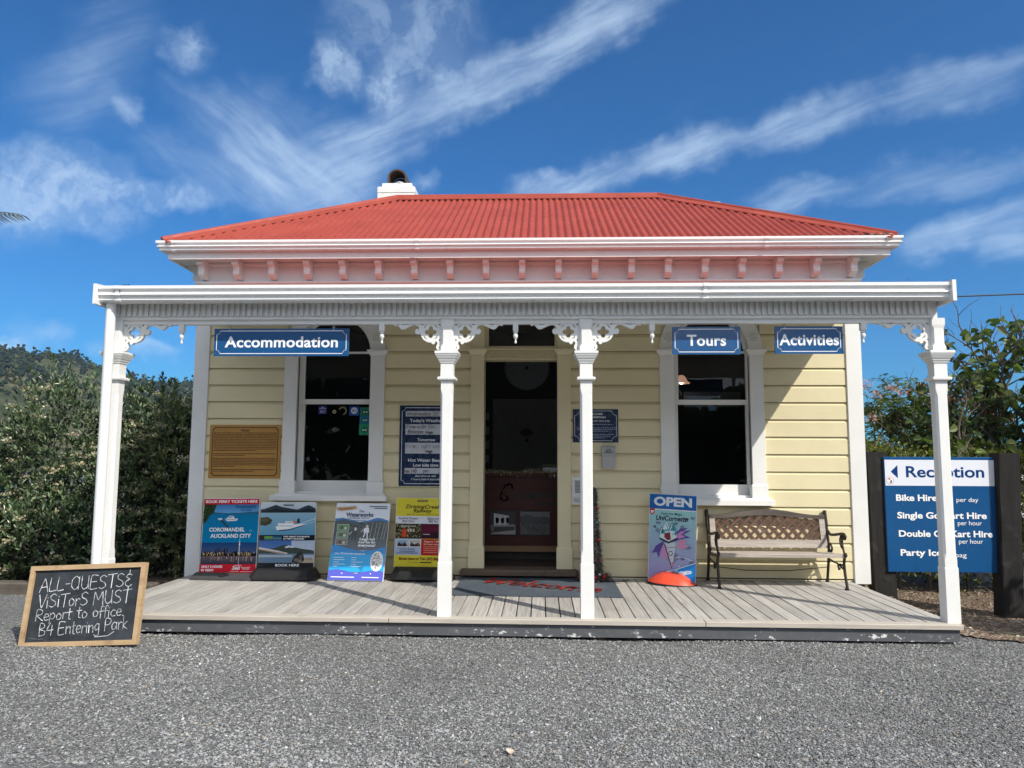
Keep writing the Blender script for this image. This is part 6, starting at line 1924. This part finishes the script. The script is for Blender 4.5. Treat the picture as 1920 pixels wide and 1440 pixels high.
# silk tree with pink blossom behind the corner of the cottage
def pink_tree():
    t = thing('blossom_shrub', 'feathery green shrub with pink blossom behind the right corner of the cottage', 'shrub', (4.95, 1.95, gz(4.9, 1.95)))
    t.scale = (1, 1, 1.12)
    rng = np.random.default_rng(41)
    lob = [(-.45, 0, 1.42, .62, .55, .80), (.30, .1, 1.22, .75, .6, .80), (1.2, .2, 1.05, .8, .6, .78), (-.1, 0, .7, 1.0, .6, .7)]
    P = []
    for q in lob:
        n = 620
        d = rng.normal(size=(n, 3)); d /= np.linalg.norm(d, axis=1)[:, None]
        P.append(np.array(q[:3]) + d * np.array(q[3:]) * (.62 + .45 * rng.random((n, 1))))
    P = np.concatenate(P)
    B, D, L = [], [], []
    for p in P:                                       # each a feather of narrow leaflets
        ax = rng.normal(size=3) + np.array([0, -.3, .1]); ax /= np.linalg.norm(ax); s = np.cross(ax, (0, 0, 1)); s /= np.linalg.norm(s) + 1e-6
        for i in range(9):
            b = p + ax * .021 * i - np.array([0, 0, .0016 * i * i])
            for sg in (-1, 1): B.append(b); D.append(s * sg + ax * .45 + np.array([0, 0, -.25])); L.append(.055 - .003 * i)
    B = np.array(B); D = np.array(D); L = np.array(L)
    ok = B[:, 2] > .05; B, D, L = B[ok], D[ok], L[ok]
    leaves('foliage', B, D, L, L * .30, pick(rng, len(B), [(.060, .105, .030), (.080, .125, .034), (.042, .080, .024), (.105, .14, .045)], .2), t, None, .1, 42)
    C = np.array([(-.78, -.2, 2.0), (-.62, -.25, 2.06), (-.45, -.2, 2.03), (-.3, -.2, 2.05), (-.15, -.25, 1.98), (.05, -.2, 1.95), (.2, -.3, 1.93), (.35, -.2, 1.9), (-.85, -.3, 1.75), (-.8, -.35, 1.45), (-.75, -.3, 1.15), (.5, -.25, 1.8), (.75, -.2, 1.72), (-.9, -.2, 2.1)])
    C = np.repeat(C, 46, 0); C = C + rng.normal(size=C.shape) * np.array([.05, .04, .026])
    leaves('blossom', C, rng.normal(size=C.shape) + np.array([0, 0, .9]), .03 + .02 * rng.random(len(C)), .010 + .006 * rng.random(len(C)), pick(rng, len(C), [(.56, .24, .21), (.62, .36, .31), (.42, .18, .15)]), t, None, .1, 43)['kind'] = 'stuff'
    mb = MB()
    for e in ((-.35, 0, 1.5), (.35, .1, 1.4), (1.1, .2, 1.2), (-.1, .3, 1.6)):
        mb.tube([(0, 0, -.1), (e[0] * .35, e[1] * .5, .5), e], [.045, .03, .012], 7)
    mb.build('trunk', M['bark'], t)
pink_tree()

def hedge():
    t = thing('hedge', 'clipped yellow green hedge running behind the Reception sign', 'hedge', (6.0, 1.5, gz(6, 1.5)))
    rng = np.random.default_rng(51); n = 21000
    x = -2.6 + 6.4 * rng.random(n); y = (rng.random(n) - .5) * .62; z = .18 + 1.40 * rng.random(n)
    face = rng.random(n)
    y = np.where(face < .55, -.30 + .06 * rng.normal(size=n), y)
    z = np.where(face > .68, 1.56 + .05 * rng.normal(size=n) + .04 * np.sin(x * 5), z)
    ok = ~((z < .45) & (rng.random(n) < .75)); x, y, z = x[ok], y[ok], z[ok]; n = len(x)
    D = rng.normal(size=(n, 3)) + np.array([.1, -.5, .6])
    L = .040 + .030 * rng.random(n)
    leaves('foliage', np.stack([x, y, z], 1), D, L, L * .55, pick(rng, n, [(.13, .16, .035), (.17, .19, .045), (.085, .12, .028), (.060, .09, .024), (.21, .21, .06)], .2), t, None, .15, 52)
    mb = MB(); r = random.Random(3)
    for i in range(26):
        xx = -2.5 + i * .25 + r.uniform(-.06, .06)
        mb.tube([(xx, r.uniform(-.1, .1), -.15), (xx + r.uniform(-.08, .08), r.uniform(-.1, .1), .5), (xx + r.uniform(-.15, .15), 0, 1.2)], [.022, .016, .008], 6)
    mb.build('stems', M['bark'], t)
hedge()

def side_tree():
    base = (6.15, -2.75, -.13)
    t = thing('shade_tree', 'leafy tree just beyond the right edge of the picture, shading the bark path', 'tree', base)
    rng = np.random.default_rng(91); n = 5200
    lob = np.array([(0, 0, 2.15, 1.0, .85, .85), (-.55, .1, 1.55, .75, .7, .6), (.6, -.1, 1.7, .8, .8, .7), (.1, .4, 2.4, .6, .6, .5)])
    k = rng.integers(0, 4, n); d = rng.normal(size=(n, 3)); d /= np.linalg.norm(d, axis=1)[:, None]
    B = lob[k][:, :3] + d * lob[k][:, 3:] * (.35 + .68 * rng.random((n, 1)))
    L = .08 + .06 * rng.random(n)
    leaves('foliage', B, d + rng.normal(size=d.shape), L, L * .55, pick(rng, n, [(.062, .095, .030), (.085, .120, .040), (.046, .076, .026)], .2), t, None, .15, 92)
    mb = MB()
    mb.tube([(0, 0, -.1), (.04, .02, .7), (0, 0, 1.3)], [.09, .075, .06], 9)
    for e in ((-.6, .1, 1.9), (.6, -.1, 2.0), (.1, .4, 2.6), (0, -.4, 2.2)): mb.tube([(0, 0, 1.1), (e[0] * .5, e[1] * .5, 1.6), e], [.045, .03, .012], 7)
    mb.build('trunk', M['bark'], t)
side_tree()

# palm at the far left, one frond tip reaching into the picture
def palm():
    base = (-9.75, 3.0, gz(-9, 3))
    t = thing('palm_tree', 'palm tree beyond the left edge, its dark frond tip reaching in', 'palm tree', base)
    mb = MB(); mb.tube([(0, 0, -.1), (.05, 0, 1.5), (.02, 0, 3.2), (0, 0, 4.3)], [.17, .13, .12, .13], 12); mb.build('trunk', M['bark'], t)
    rng = np.random.default_rng(3)
    fr = [((-7.36 + 9.3), 0, 4.60 - base[2])]
    pts = []
    for k in range(15):
        a = 2 * math.pi * k / 15 + .0
        tip = (1.40 * math.cos(a), 1.40 * math.sin(a), 4.62 - base[2] + (.5 if k % 2 else -.5)) if k else (2.35, 0, 4.64 - base[2])
        P0 = Vector((0, 0, 4.3)); P2 = Vector(tip); P1 = (P0 + P2) / 2 + Vector((0, 0, .62 if k else .42))
        mid = []
        for i in range(19):
            u = i / 18; mid.append(P0 * (1 - u) ** 2 + P1 * 2 * u * (1 - u) + P2 * u * u)
        B, D, L = [], [], []
        for i in range(3, 19):
            tg = (mid[i] - mid[i - 1]).normalized(); s = tg.cross(Vector((0, 0, 1))).normalized()
            for sg in (-1, 1):
                for q in (0, .5):
                    B.append(mid[i].lerp(mid[i - 1], q)); D.append(tg * .9 + s * sg * .75 + Vector((0, 0, -.35 - .2 * rng.random()))); L.append(.36 * (1 - .72 * (i / 18) ** 2))
        f = MB(); f.tube(mid, [.022 * (1 - .9 * i / 18) + .002 for i in range(19)], 6)
        st = f.build('frond', M['bark'], t)
        leaves('leaflets', np.array(B), np.array(D), np.array(L) * (1.45 if k == 0 else 1), np.full(len(B), .022), pick(rng, len(B), [(.035, .055, .022), (.05, .07, .028), (.025, .04, .018)]), st, None, .2, 60 + k, .12)
palm()

# ------------------------------------------------------------------ the far side
def car_roof_caravan():
    t = thing('caravan', 'white caravan roof showing above the hedge under the fig branches', 'caravan', (9.4, 7.5, gz(9.4, 7.5)))
    mb = MB(); prof = [(-1.0, .35), (-1.02, 1.1), (-.98, 1.32), (-.85, 1.47), (-.5, 1.55), (.5, 1.55), (.85, 1.47), (.98, 1.32), (1.02, 1.1), (1.0, .35)]
    mb.prism(prof, 'y', -1.0, 1.0); mb.build('body', M['gutter'], t)
    mb = MB(); mb.bbox(-.7, .7, -1.02, -1.0, .85, 1.2, .004); mb.build('window', M['rubber'], t)
    for x in (-.7, .7): MB().lathe([(.001, -.08), (.26, -.08), (.28, 0), (.26, .08), (.001, .08)], (x, -.5, .28), 'x', 18).build('wheel', M['rubber'], t)
    t.scale = (1.15, 1, .93)
car_roof_caravan()
t = thing('shed', 'low dark roofed shed just visible behind the blossom shrub', 'shed', (6.1, 6.6, gz(6.1, 6.6)))
MB().box(-.9, .9, -.6, .8, -.1, 1.12).build('wall', M['grey_rubber'], t)
MB().prism([(-.75, 1.10), (.1, 1.42), (.95, 1.10), (.95, 1.16), (.1, 1.48), (-.75, 1.16)], 'x', -1.0, 1.0).build('roof', plain('dark_tin', (.075, .08, .09), .5), t)
t = thing('recycling_bin', 'bin with a bright teal lid glimpsed through the shrub at the left edge', 'bin', (-6.75, 1.7, gz(-6.7, 1.7)))
MB().loft([(0, 0, 0, .20, .22, .03), (0, 0, .85, .27, .30, .03)]).build('body', plain('blue_grey_bin', (.05, .08, .14), .5), t)
MB().loft([(0, 0, .85, .29, .32, .04), (0, 0, .90, .30, .33, .04), (0, 0, .95, .22, .25, .05)]).build('lid', plain('teal_lid', (.02, .42, .36), .35), t)

def hills():
    sil = [(-100, 5.5), (-70, 6.6), (-55, 7.3), (-45, 7.0), (-40, 7.25), (-37.2, 7.15), (-36, 7.0), (-34, 7.05), (-33, 6.75), (-31.9, 6.35), (-30.5, 5.95), (-29.5, 5.75), (-28.3, 5.62), (-27.2, 5.60), (-26, 5.75), (-25, 5.9), (-20, 5.2), (-10, 4.0), (0, 3.0), (15, 2.0), (40, 1.2), (70, .8)]
    az = np.arange(-100, 70.01, .4); r = np.concatenate([np.linspace(70, 200, 14), np.linspace(215, 640, 46)])
    s = np.interp(az, [a for a, _ in sil], [e for _, e in sil])
    rng = np.random.default_rng(9)
    def H(a, rr):
        e = np.interp(a, [q for q, _ in sil], [q for _, q in sil])
        k = np.clip((rr - 70) / 430, 0, 1); k = k * k * (3 - 2 * k)
        h = 500 * np.tan(np.radians(np.maximum(e - .85, .1))) * k
        n_ = 4.0 * np.sin(a * .9 + rr * .021) * np.sin(rr * .035 + a * .31) + 2.2 * np.sin(a * 2.3 - rr * .05) + 1.5 * np.sin(a * 3.7 + rr * .09)
        fall = np.clip((rr - 510) / 130, 0, 1)
        return h * (1 - .5 * fall) + n_ * k * .8 * np.clip(1.25 - rr / 480, .12, 1) - .1
    A, Rr = np.meshgrid(az, r)
    Z = H(A, Rr)
    ar = np.radians(A)
    V = np.stack([Rr * np.sin(ar), Rr * np.cos(ar), Z], 2).reshape(-1, 3)
    ni, nj = len(az), len(r)
    i, j = np.meshgrid(np.arange(ni - 1), np.arange(nj - 1))
    a = (j * ni + i).ravel()
    F = np.stack([a, a + 1, a + ni + 1, a + ni], 1)
    t = NT('scrubby_hillside')
    c = t.mix(t.ramp(t.noise(.018, 5), .40, .60), (.075, .092, .046, 1), (.21, .19, .105, 1))
    c = t.mix(t.ramp(t.noise(.05, 6, .7), .45, .7), c, (.06, .075, .04, 1))
    t.base(c); t.rough(.95); t.spec(.1); t.bump(t.noise(.3, 6, .7), 1.0, 3)
    o = np_mesh('hills', V, F, t.mat, None, None, True)
    tag(o, 'wooded hills rising behind the shrubs on the left', 'hills', None, 'structure')
    # forest on the slopes: lumpy crowns, merged
    n = 13000
    a = -58 + 62 * rng.random(n); rr = 200 + 310 * rng.random(n) ** .7
    dens = .5 + .5 * np.sin(a * .55 + rr * .012) * np.sin(rr * .022 - a * .2)
    ok = (rng.random(n) < .08 + 1.15 * dens); a, rr = a[ok], rr[ok]
    # a fringe right on the skyline
    m = 900; a = np.concatenate([a, -58 + 62 * rng.random(m)]); rr = np.concatenate([rr, 494 + 14 * rng.random(m)])
    n = len(a)
    phi = (1 + 5 ** .5) / 2
    ico = np.array([(-1, phi, 0), (1, phi, 0), (-1, -phi, 0), (1, -phi, 0), (0, -1, phi), (0, 1, phi), (0, -1, -phi), (0, 1, -phi), (phi, 0, -1), (phi, 0, 1), (-phi, 0, -1), (-phi, 0, 1)]) / math.hypot(1, phi)
    FF = np.array([(0, 11, 5), (0, 5, 1), (0, 1, 7), (0, 7, 10), (0, 10, 11), (1, 5, 9), (5, 11, 4), (11, 10, 2), (10, 7, 6), (7, 1, 8), (3, 9, 4), (3, 4, 2), (3, 2, 6), (3, 6, 8), (3, 8, 9), (4, 9, 5), (2, 4, 11), (6, 2, 10), (8, 6, 7), (9, 8, 1)])
    sz = (.55 + 1.1 * rng.random(n) ** 2.0) * (rr / 420)
    tall = 1.0 + 1.3 * (rng.random(n) < .22)
    K = 3                                            # several lumps per crown
    parts, cols = [], []
    base = np.stack([rr * np.sin(np.radians(a)), rr * np.cos(np.radians(a)), H(a, rr)], 1)
    pal = pick(rng, n, [(.044, .064, .042), (.060, .082, .046), (.036, .052, .040), (.084, .098, .054), (.050, .066, .050)], .2)
    for k in range(K):
        off = rng.normal(size=(n, 3)) * .45 * sz[:, None]; off[:, 2] = (.5 + .55 * k) * sz * tall
        q = sz * (.95 - .2 * k)
        Vv = ico[None] * (1 + .55 * (rng.random((n, 12, 1)) - .5)) * q[:, None, None] + (base + off)[:, None, :]
        parts.append(Vv); cols.append(pal * (1 + .12 * rng.normal(size=(n, 1))))
    Vv = np.concatenate(parts).reshape(-1, 3); N_ = n * K
    Fv = (FF[None] + 12 * np.arange(N_)[:, None, None]).reshape(-1, 3)
    t = NT('forest_crowns'); cc = t.mix(t.ramp(t.noise(1.2, 4, .7), .35, .7), t.attr(), (.02, .03, .016, 1)); t.base(cc); t.rough(.9); t.spec(.1); t.bump(t.noise(1.6, 4, .7), 1.0, .8)
    o = np_mesh('hillside_forest', Vv, Fv, t.mat, None, np.repeat(np.clip(np.concatenate(cols), .01, 1), 20, 0))
    tag(o, 'dark native forest covering the hills on the left', 'forest', None, 'stuff')
hills()

# the wood across the yard that the windows mirror
def wood_behind():
    rng = np.random.default_rng(77); n = 30000
    x = -60 + 120 * rng.random(n)
    top = 7.4 + .8 * np.sin(x * .51) + .35 * np.sin(x * 1.9) + .25 * np.sin(x * 4.3) - 3.0 * np.exp(-((x - 8.5) / 5.5) ** 2)
    z = top * rng.random(n) ** .8; y = -31 - 5 * rng.random(n) - .02 * np.abs(x) 
    B = np.stack([x, y, z], 1); D = rng.normal(size=(n, 3)); L = .5 + .5 * rng.random(n)
    o = leaves('woodland', B, D, L, L * .7, pick(rng, n, [(.035, .055, .022), (.05, .07, .03), (.025, .04, .018)], .2), None, None, .15, 78)
    tag(o, 'dark line of trees across the yard, mirrored in the window glass', 'wood', None, 'stuff')
wood_behind()

# ------------------------------------------------------------------ the air
def haze():
    o = MB().box(-905, 905, -905, 905, -1.6, 120).build('haze', bpy.data.materials.new('hazy_air'))
    m = o.data.materials[0]; m.use_nodes = True
    nt = m.node_tree; nt.nodes.clear()
    out = nt.nodes.new('ShaderNodeOutputMaterial'); v = nt.nodes.new('ShaderNodeVolumePrincipled')
    v.inputs['Color'].default_value = (.45, .70, 1.0, 1); v.inputs['Density'].default_value = .00026; v.inputs['Anisotropy'].default_value = .2
    nt.links.new(v.outputs[0], out.inputs['Volume'])
    tag(o, 'thin blue air lying over the far wooded hills', 'haze', None, 'stuff')
haze()
